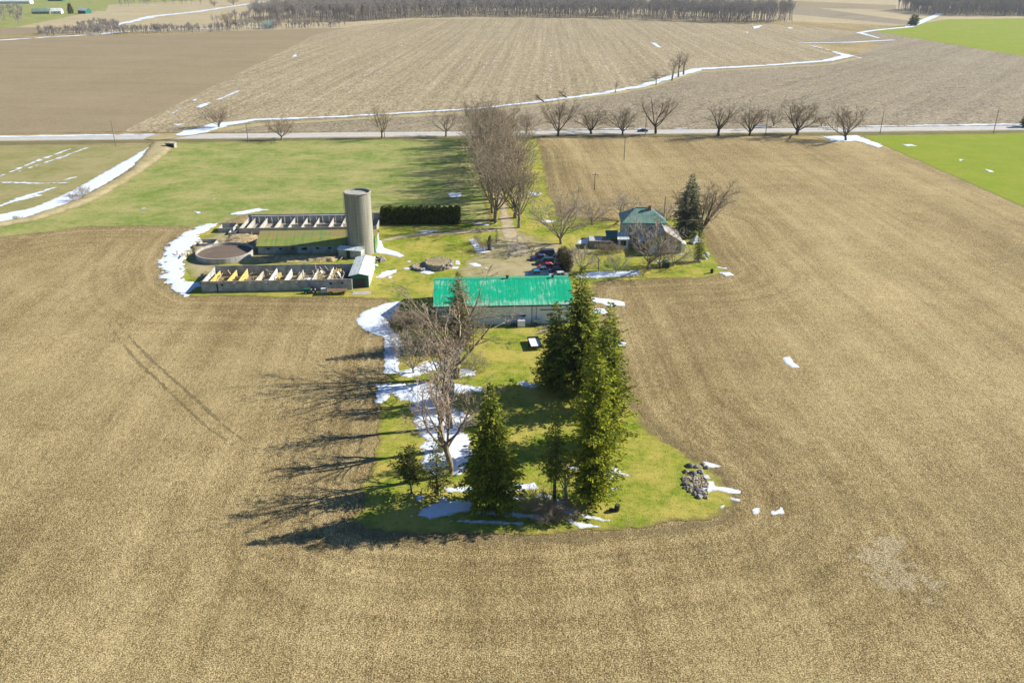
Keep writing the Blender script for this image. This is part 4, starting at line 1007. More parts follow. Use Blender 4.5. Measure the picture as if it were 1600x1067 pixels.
# ---- long low barn with the rusty green roof
barn = base('low_barn', 404, 397.5, 'long low block barn under a rusting yellow green metal roof', 'barn')
BL, BD, BE, BR = 29.6, 11.0, 2.35, 4.55
m = MB(); m.box(0, 0, -.1, BL, .25, BE); m.box(0, BD - .25, -.1, BL, BD, BE); m.box(0, .25, -.1, .25, BD - .25, BE); m.box(BL - .25, .25, -.1, BL, BD - .25, BE)
m.build('wall', M['block'], barn)
for xx, mt in ((.02, 'block'), (BL - .22, 'green_bright')):
    m = MB(); n0 = 0; pr = [(.1, BE), (BD - .1, BE), (BD / 2, BR - .05)]
    m.v += [(xx, a, b) for a, b in pr] + [(xx + .2, a, b) for a, b in pr]
    m.f += [(0, 2, 1), (3, 4, 5), (0, 1, 4, 3), (1, 2, 5, 4), (2, 0, 3, 5)]; m.build('gable', M[mt], barn)
m = MB(); m.box(BL + .002, -.1, 0, BL + .1, BD * .55, 3.6); m.build('end_door', M['green_bright'], barn)
gable_roof(barn, BL, BD, BE, BR, M['roof_rust'], over=.35)
openings(barn, M['dark'], [(2.2+i*3.1, 1.15, 3.0+i*3.1, 1.65) for i in range(8)] + [(11.0, 1.0, 12.4, 1.5)], y=-.005)

# ---- roofless barns
def ruin(name, px, py, label, L, D, H0, Hb, nw, mats, yellow=(), stub=False):
    o = base(name, px, py, label, 'ruin'); T = .2
    m = MB(); m.box(0, 0, -.1, L, T, H0); m.box(0, D - T, -.1, L, D, Hb)
    m.box(0, T, -.1, T, D - T, min(H0, Hb)); m.box(L - T, T, -.1, L, D - T, min(H0, Hb)); m.build('wall', M[mats[0]], o)
    m = MB()
    for a, b, z_ in ((0, T, H0), (D - T, D, Hb)): m.box(-.05, a - .04, z_ + .002, L + .05, b + .04, z_ + .12)
    m.build('wall_plate', M['wood_grey'], o)
    m = MB(); m.box(T, T, -.05, L - T, D - T, .14); m.build('floor', M[mats[2]], o)
    rr = random.Random(px)
    for i in range(nw):
        x_ = L * (i + .55 + rr.uniform(-.12, .12)) / (nw + .3); y0, y1 = (T, D * rr.uniform(.8, .9)) if not stub else (T, D - T)
        hh = min(H0, Hb) * rr.uniform(.88, 1.0)
        m = MB(); n0 = 0; h1 = hh * rr.uniform(.7 if not stub else .92, 1.0)
        m.v += [(x_, y0, 0.1), (x_ + .14, y0, .1), (x_ + .14, y1, .1), (x_, y1, .1), (x_, y0, hh), (x_ + .14, y0, hh), (x_ + .14, y1, h1), (x_, y1, h1)]
        m.f += [(0,3,2,1),(4,5,6,7),(0,1,5,4),(1,2,6,5),(2,3,7,6),(3,0,4,7)]
        p_ = m.build('partition', M['wood_new'] if i in yellow else M[mats[1] if i % 3 or stub else 'old_panel'], o)
        if i in yellow: p_['label'] = 'bright yellow plywood partition'
    return o
M['pen_floor'] = flat('littered_floor', (.33, .3, .24), .95, .1, var=.45, scale=.8)
M['pen_floor_dark'] = flat('dark_pen_floor', (.2, .17, .12), .95, .1, var=.5, scale=1.0)
north = ruin('roofless_barn', 374, 367, 'roofless barn of low pale concrete walls behind the rusty roof', 37.5, 11.6, 1.7, 2.4, 10, ('concrete', 'concrete', 'pen_floor'), stub=True)
m = MB()
for i in range(20): m.box(1.2 + i * 1.8, 10.6, .1, 1.32 + i * 1.8, 10.75, 2.2)
m.box(1.0, 10.55, 2.2, 35.6, 10.8, 2.32); m.build('stall_front', M['white'], north)
m = MB()
for x0, x1, yy in ((11, 15, 5.2), (15.6, 18.6, 5.2), (19.5, 24, 5.2), (25, 28, 5.2)): m.box(x0, yy, .1, x1, yy + .15, 1.25)
m.build('low_wall', M['concrete'], north)
south = ruin('roofless_barn', 316, 457, 'roofless grey block barn full of broken boards, in front', 33.6, 11.3, 2.45, 2.35, 10, ('block', 'panel_white', 'pen_floor_dark'), yellow=(0, 1, 2))
m = MB()
for i in range(34): m.box(2.2 + i * .82, -.25, 2.36, 2.28 + i * .82, .45, 2.44)
m.build('rafter_stub', M['wood'], south)
openings(south, M['plastic_white'], [(7.2 + i * 3.45, 2.02, 7.75 + i * 3.45, 2.3) for i in range(5)], name='vent', y=-.04)
openings(south, M['dark'], [(4.4, 1.5, 4.9, 1.95), (28.6, 1.4, 29.1, 1.9), (31.2, 1.5, 31.7, 1.9)], y=-.04)
m = MB(); m.box(3.4, -.08, 0, 3.65, -.01, 2.0); m.build('doorway', M['dark'], south)
# loose boards and plywood inside
rp = random.Random(9); protos = {}
kinds = [('plank', 'wood', (2.4, .18, .05)), ('plank', 'wood_grey', (3.0, .15, .06)), ('plywood_sheet', 'wood_new', (1.6, 1.0, .03)), ('rafter', 'wood', (3.6, .12, .14)), ('insulation_panel', 'white', (1.4, 1.1, .05))]
for i in range(250):
    k = rp.choices(range(5), (8, 5, 3, 5, 2))[0]; nm, mt, (a, b, c) = kinds[k]
    if k not in protos:
        m = MB(); m.box(-a/2, -b/2, -c/2, a/2, b/2, c/2); o = m.build(nm, M[mt]); protos[k] = o
    else: o = protos[k].copy(); COL.objects.link(o)
    u = rp.random(); lx = 1.2 + 31 * (u if i % 3 else .72 + .26 * u); ly = rp.uniform(1.2, 9.8)
    x, y = local(south, lx, ly); hp = 1.1 if lx > 21 else .7
    steep = rp.random() < (.45 if lx > 24 else .2)
    o.location = (x, y, .35 + rp.random() * hp + (.7 if steep else 0)); o.rotation_euler = (rp.uniform(-.5, .5), rp.uniform(-1.1, 1.1) if steep else rp.uniform(-.25, .25), rp.uniform(0, 6.28))
    o.scale = (rp.uniform(.5, 1), rp.uniform(.7, 1.2), 1)
    lab = {'plank': 'broken board lying among the wreckage inside the front roofless barn', 'rafter': 'fallen rafter among the wreckage inside the front roofless barn',
           'plywood_sheet': 'yellow plywood sheet among the wreckage inside the front roofless barn', 'insulation_panel': 'white panel among the wreckage inside the front roofless barn'}[nm]
    tag(o, lab, {'plank': 'board', 'rafter': 'rafter', 'plywood_sheet': 'plywood', 'insulation_panel': 'panel'}[nm], 'wreckage in the front roofless barn')
M['straw'] = flat('rotten_straw', (.38, .29, .15), .95, .1, var=.5, scale=1.2)
for i, (pp, lb) in enumerate((([(352,372),(372,366),(402,368),(406,378),(384,386),(356,384)], 'trampled straw and splinters between the round tank and the rear barn'),
      ([(404,404),(450,401),(520,401),(536,404),(520,409),(430,411),(396,410)], 'weathered litter along the yard between the two barns'),
      ([(316,428),(340,420),(352,424),(334,436),(318,440)], 'dry weeds left of the front roofless barn'), ([(300,386),(312,378),(336,378),(330,386),(304,396)], 'rubbly litter beside the small walled pen'))):
    o = sheet('litter', M['straw'], polys=[W(*pp)], res=.4, amp=1.6, ns=1.6, z=.09, hmax=.45, k=.25, seed=80 + i, kind='stuff', relief=.25); tag(o, lb, 'litter')
rp = random.Random(21); p0 = None
for i in range(80):
    if p0 is None: m = MB(); m.box(-1.4, -.1, -.03, 1.4, .1, .03); p0 = m.build('plank', M['wood']); o = p0
    else: o = p0.copy(); COL.objects.link(o)
    if i % 4 == 3: o.data = recol(p0.data, M['wood_grey'])
    a, b = ((378, 376), (470, 405), (300, 400))[0 if i < 46 else 1 if i < 66 else 2]; x, y = G(a + rp.gauss(0, 14 if i < 46 or i > 65 else 36), b + rp.gauss(0, 3 if i < 46 else 1.5))
    o.location = (x, y, .5 + rp.random() * .25); o.rotation_euler = (rp.uniform(-.2, .2), rp.uniform(-.25, .15), rp.uniform(0, 6.28)); o.scale = (rp.uniform(.5, 1.2), rp.uniform(.7, 1.5), 1)
    tag(o, 'old board scattered on the litter in the farmyard left of the silo', 'board', 'boards scattered in the farmyard')
# small pens to the left
def pen(px, py, w_, d_, h_, label, cat='pen'):
    o = base('concrete_pen', px, py, label, cat); m = MB(); T = .18
    m.box(0, 0, 0, w_, T, h_); m.box(0, d_ - T, 0, w_, d_, h_ * 1.25); m.box(0, T, 0, T, d_ - T, h_); m.box(w_ - T, T, 0, w_, d_ - T, h_); m.build('wall', M['concrete'], o)
    m = MB(); m.box(T, T, 0, w_ - T, d_ - T, .1); m.build('floor', M['pen_floor'], o); return o
pen(341, 364, 4.2, 4.4, 1.3, 'small open concrete pen at the left end of the rear roofless barn')
pen(311, 388, 4.0, 3.2, 1.2, 'small dark walled pen between the round tank and the snow')
pen(357, 368, 2.2, 5.6, .8, 'narrow concrete trough pen left of the rear roofless barn')
# manure tank
x, y = G(338, 414); tk = empty('round_tank', x, y + 7.1, 0, 0, 'round open concrete manure tank with a brown floor', 'tank')
m = MB(); m.cyl(0, 0, -.2, 1.45, 7.05, 7.05, 64, cap=False); m.cyl(0, 0, -.2, 1.45, 6.75, 6.75, 64, cap=False); n0 = len(m.v)
for j in range(64):
    a = 2 * math.pi * j / 64; m.v += [(7.05 * math.cos(a), 7.05 * math.sin(a), 1.45), (6.75 * math.cos(a), 6.75 * math.sin(a), 1.45)]
for j in range(64): k2 = (j + 1) % 64; m.f.append((n0 + 2*j, n0 + 2*k2, n0 + 2*k2 + 1, n0 + 2*j + 1))
m.build('wall', M['concrete'], tk)
m = MB(); m.cyl(0, 0, .75, .8, 6.76, 6.76, 64); m.build('sludge', M['sludge'], tk)
# lean-to with pale roof at the right end
ln = base('lean_to', 548, 450, 'dark green fronted lean-to with a snow pale metal roof beside the silo', 'shed')
m = MB(); m.box(0, 0, -.1, 4.2, .2, 2.85); m.build('front_wall', M['green_metal'], ln)
m = MB(); m.box(0, .2, -.1, .15, 13, 2.5); m.box(4.05, .2, -.1, 4.2, 13, 2.5); m.box(0, 13, -.1, 4.2, 13.2, 2.9); m.build('wall', M['house_wall'], ln)
m = MB(); m.slab([(-.3, -.2, 2.92), (2.1, -.2, 3.5), (2.1, 13.4, 3.5), (-.3, 13.4, 2.92)], .08); m.slab([(2.1, -.2, 3.5), (4.5, -.2, 2.92), (4.5, 13.4, 2.92), (2.1, 13.4, 3.5)], .08)
m.build('roof', M['roof_pale'], ln)
m = MB(); m.v += [(0, .05, 2.86), (4.2, .05, 2.86), (2.1, .05, 3.38), (0, .18, 2.86), (4.2, .18, 2.86), (2.1, .18, 3.38)]; m.f += [(0,1,2),(5,4,3),(0,2,5,3),(2,1,4,5)]; m.build('gable', M['green_metal'], ln)
m = MB(); m.box(4.12, -.06, 0, 4.28, .16, 2.9); m.build('corner_trim', M['white'], ln)
m = MB(); m.box(1.0, -.06, 0, 3.4, -.01, 2.2); m.build('door', M['dark'], ln)
fr = base('feed_room', 529, 402, 'small feed room with a low white metal roof at the foot of the silo', 'shed', yaw=rad(-14))
m = MB(); m.box(0, 0, -.1, 6.2, .15, 2.1); m.box(0, 2.65, -.1, 6.2, 2.8, 2.1); m.box(0, .15, -.1, .15, 2.65, 2.1); m.box(6.05, .15, -.1, 6.2, 2.65, 2.1); m.build('wall', M['block'], fr)
m = MB(); m.slab([(-.2, -.25, 2.15), (6.4, -.25, 2.15), (6.4, 1.4, 2.75), (-.2, 1.4, 2.75)], .07); m.slab([(-.2, 1.4, 2.75), (6.4, 1.4, 2.75), (6.4, 3.05, 2.15), (-.2, 3.05, 2.15)], .07); m.build('roof', M['roof_pale'], fr)
openings(fr, M['dark'], [(2.2, 0, 3.2, 1.9)], name='door', y=-.01)
x, y = G(545, 459); sl_ = empty('concrete_slab', x, y, 0, YAW, 'pale concrete apron in front of the dark green lean-to', 'slab')
m = MB(); m.box(.8, -.8, 0, 4.8, 1.2, .1); m.build('pad', M['concrete'], sl_)

# round stone foundations in the yard
def rubble(n, rx, ry, h, seed, smin=.12, smax=.4, ring=False):
    rr = random.Random(seed); V, F = [], []
    for i in range(n):
        a = rr.uniform(0, 6.28); k = rr.uniform(.9, 1.02) if ring else math.sqrt(rr.random())
        cx_, cy_ = rx * k * math.cos(a), ry * k * math.sin(a); s = rr.uniform(smin, smax)
        z_ = rr.uniform(0, h) if ring else h * max(0, 1 - k * k) * rr.uniform(.4, 1)
        n0 = len(V)
        vs = [Vector((x_, y_, q)) for x_ in (-1, 1) for y_ in (-1, 1) for q in (-1, 1)] + [Vector((1.35,0,0)), Vector((-1.35,0,0)), Vector((0,1.35,0)), Vector((0,-1.35,0)), Vector((0,0,1.3)), Vector((0,0,-1.3))]
        R_ = Matrix.Rotation(rr.uniform(0, 6), 3, rvec(rr).normalized())
        for q in vs:
            p = R_ @ (q * s * .6 * rr.uniform(.8, 1.15)); V.append((cx_ + p.x, cy_ + p.y, z_ + s * .3 + p.z * .75))
        for f in ((4,5,8),(5,7,8),(7,6,8),(6,4,8),(0,2,9),(2,3,9),(3,1,9),(1,0,9),(2,6,10),(6,7,10),(7,3,10),(3,2,10),(0,1,11),(1,5,11),(5,4,11),(4,0,11),(1,3,12),(3,7,12),(7,5,12),(5,1,12),(0,4,13),(4,6,13),(6,2,13),(2,0,13)):
            F.append(tuple(n0 + q for q in f))
    return V, F
for px, py, R_, h_, lb in ((684, 424, 3.35, 1.5, 'larger round stone silo foundation with a gravel top'), (659, 424, 2.5, .55, 'smaller low round stone foundation left of the larger one')):
    x, y = G(px, py); o = empty('stone_foundation', x, y + R_, 0, 0, lb, 'foundation')
    V, F = rubble(260 if h_ > 1 else 120, R_, R_, h_ * .85, px, .2, .42, True); mesh_obj('stone_ring', V, F, M['stone'], o)
    m = MB(); m.cyl(0, 0, 0, h_ * .9, R_ + .1, R_ - .1, 40); m.build('fill', M['residue'], o)
# rubble by silo
x, y = G(588, 407); o = tag(mesh_obj('rubble', *rubble(90, 2.4, 2.0, .8, 5, .15, .45), M['stone']), 'heap of broken pale blocks at the right foot of the silo', 'rubble', kind='stuff'); o.location = (x, y, 0)
# stone heap at the right edge of the grove: boulders
heap = [(1078,728,1.0),(1090,730,.8),(1099,726,.6),(1104,731,.7),(1072,738,.7),(1083,740,1.0),(1095,738,.8),(1074,748,.9),(1086,750,.9),(1097,746,.6),(1070,757,.8),(1080,760,.9),(1090,757,1.0),(1101,758,.6),
        (1078,768,.6),(1088,767,.9),(1096,770,1.1),(1104,770,.6),(1093,777,.8),(1103,778,.6),(1085,773,.5),(1068,748,.5)]
rr = random.Random(8); rock_me = []
for s in range(5):
    import bmesh
    bm = bmesh.new(); bmesh.ops.create_icosphere(bm, subdivisions=2, radius=1)
    for v in bm.verts:
        d = v.co.normalized(); k = 1 + .3 * math.sin(d.x * 3 + s) * math.cos(d.y * 2.6 + s * 2) + rr.uniform(-.08, .08); v.co = Vector((d.x * k, d.y * k * .85, max(-.3, d.z * k * .62)))
    me = bpy.data.meshes.new('boulder'); bm.to_mesh(me); bm.free(); me.materials.append(M[('stone_dark', 'stone', 'stone_brown', 'stone', 'stone_brown')[s]]); rock_me.append(me)
for i, (a, b, s) in enumerate(heap):
    o = bpy.data.objects.new('boulder', rock_me[i % 5]); COL.objects.link(o); x, y = G(a, b); o.location = (x, y, .12); o.scale = (s * .62,) * 3; o.rotation_euler = (0, 0, rr.uniform(0, 6))
    tag(o, 'field stone in the heap at the right tip of the grove grass', 'boulder', 'field stones in the heap')
o = tag(mesh_obj('gravel_heap', *rubble(230, 1.9, 2.8, .35, 12, .06, .26), M['stone_brown']), 'small stones and litter of the heap at the right tip of the grove', 'rubble', kind='stuff'); x, y = G(1087, 757); o.location = (x, y, 0)
for i, (a, b, s) in enumerate([(1090,405,.7),(1097,400,.8),(1104,398,.9),(1101,405,.7),(1087,408,.6),(1094,410,.5),(1106,403,.5)]):
    o = bpy.data.objects.new('boulder', rock_me[(i * 2 + 1) % 5]); COL.objects.link(o); x, y = G(a, b); o.location = (x, y, .1); o.scale = (s, s * .8, s * 1.1); o.rotation_euler = (0, 0, i)
    o.data = recol(o.data, M['concrete']); tag(o, 'pale garden rock below the narrow columnar evergreen', 'boulder', 'pale garden rocks')

# ---- farmhouse
hs = base('farmhouse', 968, 389, 'two storey pale farmhouse with hipped metal roof and gabled wing', 'house', yaw=rad(-2))
def gable_block(o, x0, y0, w_, d_, eh, rh, wall, roof, along='y', over=.45, rname='roof', wname='wall'):
    m = MB()
    if along == 'y':
        for yy in (y0, y0 + d_ - .2):
            n0 = len(m.v); pr = [(x0, -.1), (x0 + w_, -.1), (x0 + w_, eh), (x0 + w_ / 2, rh - .1), (x0, eh)]
            m.v += [(a, yy, b) for a, b in pr] + [(a, yy + .2, b) for a, b in pr]
            m.f += [tuple(n0 + i for i in range(5)), (n0+9, n0+8, n0+7, n0+6, n0+5)] + [(n0+i, n0+5+i, n0+5+(i+1)%5, n0+(i+1)%5) for i in range(5)]
        m.box(x0, y0 + .2, -.1, x0 + .2, y0 + d_ - .2, eh); m.box(x0 + w_ - .2, y0 + .2, -.1, x0 + w_, y0 + d_ - .2, eh)
        wl = m.build(wname, wall, o)
        sl2 = (rh - eh) / (w_ / 2); ez = eh - over * sl2; mx = x0 + w_ / 2; r = MB()
        r.slab([(x0-over, y0-over, ez), (mx, y0-over, rh), (mx, y0+d_+over, rh), (x0-over, y0+d_+over, ez)], .1)
        r.slab([(mx, y0-over, rh), (x0+w_+over, y0-over, ez), (x0+w_+over, y0+d_+over, ez), (mx, y0+d_+over, rh)], .1)
        r.build(rname, roof, o)
    return wl
# main hipped block
X0, Y0, W_, D_, E_, R__ = 1.0, 3.0, 10.8, 8.8, 6.2, 9.0
m = MB(); m.box(X0, Y0, -.1, X0+W_, Y0+.2, E_); m.box(X0, Y0+D_-.2, -.1, X0+W_, Y0+D_, E_); m.box(X0, Y0+.2, -.1, X0+.2, Y0+D_-.2, E_); m.box(X0+W_-.2, Y0+.2, -.1, X0+W_, Y0+D_-.2, E_)
m.build('wall', M['house_wall'], hs)
o_ = .5; a, b, c_, d_ = X0-o_, Y0-o_, X0+W_+o_, Y0+D_+o_; hx = 3.9; ym = Y0 + D_/2
r = MB(); e = E_ + .02
r.slab([(a,b,e),(c_,b,e),(c_-hx,ym,R__),(a+hx,ym,R__)], .1); r.slab([(c_,d_,e),(a,d_,e),(a+hx,ym,R__),(c_-hx,ym,R__)], .1)
r.slab([(a,d_,e),(a,b,e),(a+hx,ym,R__)], .1); r.slab([(c_,b,e),(c_,d_,e),(c_-hx,ym,R__)], .1); rf = r.build('roof', M['roof_house'], hs)
m = MB(); m.tube([Vector((a+hx,ym,R__+.02)), Vector((c_-hx,ym,R__+.02))], [.14,.14], 6); m.build('ridge_cap', M['ridge_green'], rf)
m = MB(); m.box(a, b-.1, e-.16, c_, b-.01, e+.02); m.box(a-.1, b-.1, e-.16, a-.01, d_, e+.02); m.build('gutter', M['green_metal'], rf)
m = MB(); m.box(7.6, ym-.9, 7.8, 8.3, ym-.2, 9.8); ch = m.build('chimney', M['brick'], rf)
openings(hs, M['glass'], [(X0+1.5, 3.6, X0+2.4, 5.0), (X0+6.6, 3.6, X0+7.5, 5.0)], frame=M['white'], y=Y0-.02)
openings(hs, M['glass'], [(Y0+2, 3.6, Y0+2.9, 5.0), (Y0+5.5, 3.6, Y0+6.4, 5.0), (Y0+5.5, 1, Y0+6.4, 2.4)], frame=M['white'], y=X0-.02, ax='y')
# front porch bay
m = MB(); m.box(-.3, .2, -.1, 2.2, 3.0-.01, 2.6); m.build('porch', M['white'], hs)
m = MB(); m.slab([(-.7, -.2, 2.62), (2.5, -.2, 2.62), (2.2, 2.9, 3.7), (-.5, 2.9, 3.7)], .1); m.build('porch_roof', M['roof_pale'], hs)
openings(hs, M['glass'], [(.2, .9, 1.6, 2.2)], frame=M['house_wall'], y=.18)
m = MB(); m.box(3.0, 2.85, 0, 3.95, 2.96, 2.1); dd = m.build('door', M['dark'], hs); m = MB(); m.box(3.2, 2.8, .3, 3.75, 2.86, 1.9); m.build('pane', M['plastic_white'], dd)
m = MB(); m.slab([(2.6,1.2,2.6),(4.6,1.2,2.6),(4.6,2.9,3.1),(2.6,2.9,3.1)], .1); m.build('door_canopy', M['green_metal'], hs)
for q in (2.75, 4.4):
    m = MB(); m.box(q, 1.3, 0, q + .12, 1.42, 2.55); m.build('post', M['white'], hs)
# middle wing and garage
gable_block(hs, 6.3, -3.6, 9.0, 10.2, 3.3, 6.1, M['garage_wall'], M['roof_tan'], rname='garage_roof', wname='garage_wall')
m = MB(); m.box(4.9, -1.6, -.1, 6.28, -.1, 2.3); m.build('side_entry', M['wood_dark'], hs)
m = MB(); m.slab([(4.7, -1.8, 2.4), (6.28, -1.8, 3.1), (6.28, 2.9, 3.1), (4.7, 2.9, 2.4)], .1); m.build('side_roof', M['roof_pale'], hs)
openings(hs, M['white'], [(7.2, 0.02, 10.0, 2.3), (11.2, .02, 14.0, 2.3)], name='garage_door', y=-3.63)
openings(hs, M['glass'], [(10.2, 3.6, 11.3, 4.5)], frame=M['white'], y=-3.63)
m = MB(); m.box(15.32, -2.2, 0, 16.6, .4, 2.2); m.build('annex', M['white'], hs)
m = MB(); m.slab([(15.3,-2.4,2.5),(16.8,-2.4,2.2),(16.8,.6,2.2),(15.3,.6,2.5)], .08); m.build('annex_roof', M['roof_pale'], hs)
m = MB(); m.box(4.8, -4.5, 0, 16.5, -3.7, .08); m.build('path_edge', M['concrete'], hs)
x, y = G(921, 388); gs = empty('garden_shed', x, y, 0, rad(-2), 'low flat roofed grey garden shed with snow on its roof, left of the house', 'shed')
m = MB(); m.box(0, 0, -.1, 5.2, 3.6, 1.7); m.build('wall', M['wood_grey'], gs); m = MB(); m.slab([(-.25,-.25,1.95),(5.4,-.25,1.95),(5.4,3.9,2.1),(-.25,3.9,2.1)], .1); rf = m.build('roof', M['wood_grey'], gs)
m = MB(); m.slab([(-.1,-.1,2.06),(2.9,-.1,2.06),(3.6,3.7,2.2),(-.1,3.7,2.2)], .08); m.build('snow_cover', SN, rf)
x, y = G(948, 384); st_ = empty('covered_deck', x, y, 0, rad(-2), 'dark green covered deck between the garden shed and the house', 'deck')
m = MB(); m.slab([(0,0,.5),(2.9,0,.5),(2.9,4.2,.5),(0,4.2,.5)], .5); m.build('floor', M['wood_dark'], st_)
m = MB(); m.slab([(-.2,-.2,2.3),(3.1,-.2,2.3),(3.1,4.4,2.9),(-.2,4.4,2.9)], .08); m.build('roof', M['green_metal'], st_)
for q in (0, 2.8):
    for s_ in (0, 4.1):
        m = MB(); m.box(q, s_, .5, q+.1, s_+.1, 2.3); m.build('post', M['dark'], st_)
x, y = G(1040, 418); t = empty('compost_bin', x, y, 0, .1, 'dark green square bin on the lawn before the garage', 'bin')
m = MB(); m.box(-.75,-.6,0,.75,.6,1.4); m.build('body', M['black_bin'], t); m = MB(); m.slab([(-.8,-.7,1.5),(.8,-.7,1.5),(.8,.7,1.62),(-.8,.7,1.62)], .08); m.build('lid', M['green_metal'], t)
x, y = G(1112, 427); t = empty('fire_barrel', x, y, 0, 0, 'small black barrel at the right corner of the garden lawn', 'barrel')
m = MB(); m.cyl(0,0,0,1.1,.38,.34,16); m.build('body', M['black_bin'], t); m = MB(); m.cyl(0,0,.5,.56,.4,.4,16); m.build('hoop', M['dark'], t)
x, y = G(963, 798); t = empty('fire_barrel', x, y, 0, 0, 'tilted black barrel on the grass right of the last pine', 'barrel')
m = MB(); m.tube([Vector((0,0,0)), Vector((.12,0,.95))], [.36,.36], 18); m.build('body', M['black_bin'], t)
for q in (.25, .7):
    m = MB(); m.tube([Vector((.12*q,0,q-.03)), Vector((.12*q+.01,0,q+.03))], [.385,.385], 18); m.build('hoop', M['dark'], t)
m = MB(); m.box(-.95,-.35,0,-.35,.3,.3); m.build('ash_box', M['black_bin'], t)
x, y = G(1095, 391); t = empty('play_slide', x, y + 6, 0, .3, 'pale green tent like canopy behind the columnar evergreen', 'canopy')
t.name = 'canopy_tent'
m = MB(); m.quad((-1.6,-1.2,0.3),(1.6,-1.2,0.3),(0,0,2.4)); m.quad((1.6,-1.2,.3),(1.6,1.2,.3),(0,0,2.4)); m.quad((1.6,1.2,.3),(-1.6,1.2,.3),(0,0,2.4)); m.quad((-1.6,1.2,.3),(-1.6,-1.2,.3),(0,0,2.4)); m.build('cover', M['roof_pale'], t)
for q in (-1.55, 1.55):
    for s_ in (-1.15, 1.15):
        m = MB(); m.box(q-.04,s_-.04,0,q+.04,s_+.04,.35); m.build('leg', M['dark'], t)
# old stump with post in the yard
x, y = G(765, 392); t = empty('tree_stump', x, y, 0, 0, 'tall dark broken tree stump on the snow patch in the yard', 'stump')
m = MB(); m.tube([Vector((0,0,-.1)), Vector((.05,.05,.6)), Vector((-.05,.1,2.2)), Vector((.1,.1,3.6)), Vector((.25,.15,4.1))], [.75,.55,.5,.4,.12], 9); m.build('trunk', M['bark_dark'], t)
for q in ((.9,.2,3.1),(-.8,.1,2.7),(.2,.6,3.4)):
    m = MB(); m.tube([Vector((0,.1,2.0)), Vector(q)], [.18,.07], 6); m.build('limb', M['bark_dark'], t)

# ================================================================== VEHICLES
def paint(name, c): 
    n = N(name, .35, .5); n.b.inputs['Coat Weight'].default_value = .5; k = n.noise(n.co(), 1.2, 3, .6)
    return n.col(n.ramp(k, [(.3, tuple(q * .8 for q in c)), (.7, tuple(min(1, q * 1.15) for q in c))]))
P = {'navy': paint('navy_paint', (.02, .035, .09)), 'teal': paint('dark_teal_paint', (.02, .06, .08)), 'red': paint('red_paint', (.5, .015, .03)), 'maroon': paint('maroon_paint', (.14, .02, .035)),
     'blue': paint('blue_paint', (.02, .18, .36)), 'silver': paint('silver_paint', (.42, .46, .48)), 'black': paint('black_paint', (.015, .017, .02)), 'grey': paint('grey_paint', (.16, .19, .21)), 'white': paint('white_paint', (.7, .72, .72)), 'purple': paint('violet_paint', (.05, .04, .16))}
def section_loft(mb, secs):
    """secs: (x, half width bottom, z bottom, half width shoulder, z shoulder, half width top, z top)"""
    n0 = len(mb.v)
    for x, wb, zb, ws, zs, wt, zt in secs: mb.v += [(x,-wb,zb),(x,-ws,zs),(x,-wt,zt),(x,wt,zt),(x,ws,zs),(x,wb,zb)]
    for i in range(len(secs) - 1):
        for j in range(6):
            a = n0 + i*6 + j; b = n0 + i*6 + (j+1) % 6; mb.f.append((a, a+6, b+6, b))
    mb.f.append(tuple(n0 + j for j in range(6))); mb.f.append(tuple(n0 + (len(secs)-1)*6 + j for j in range(5, -1, -1)))
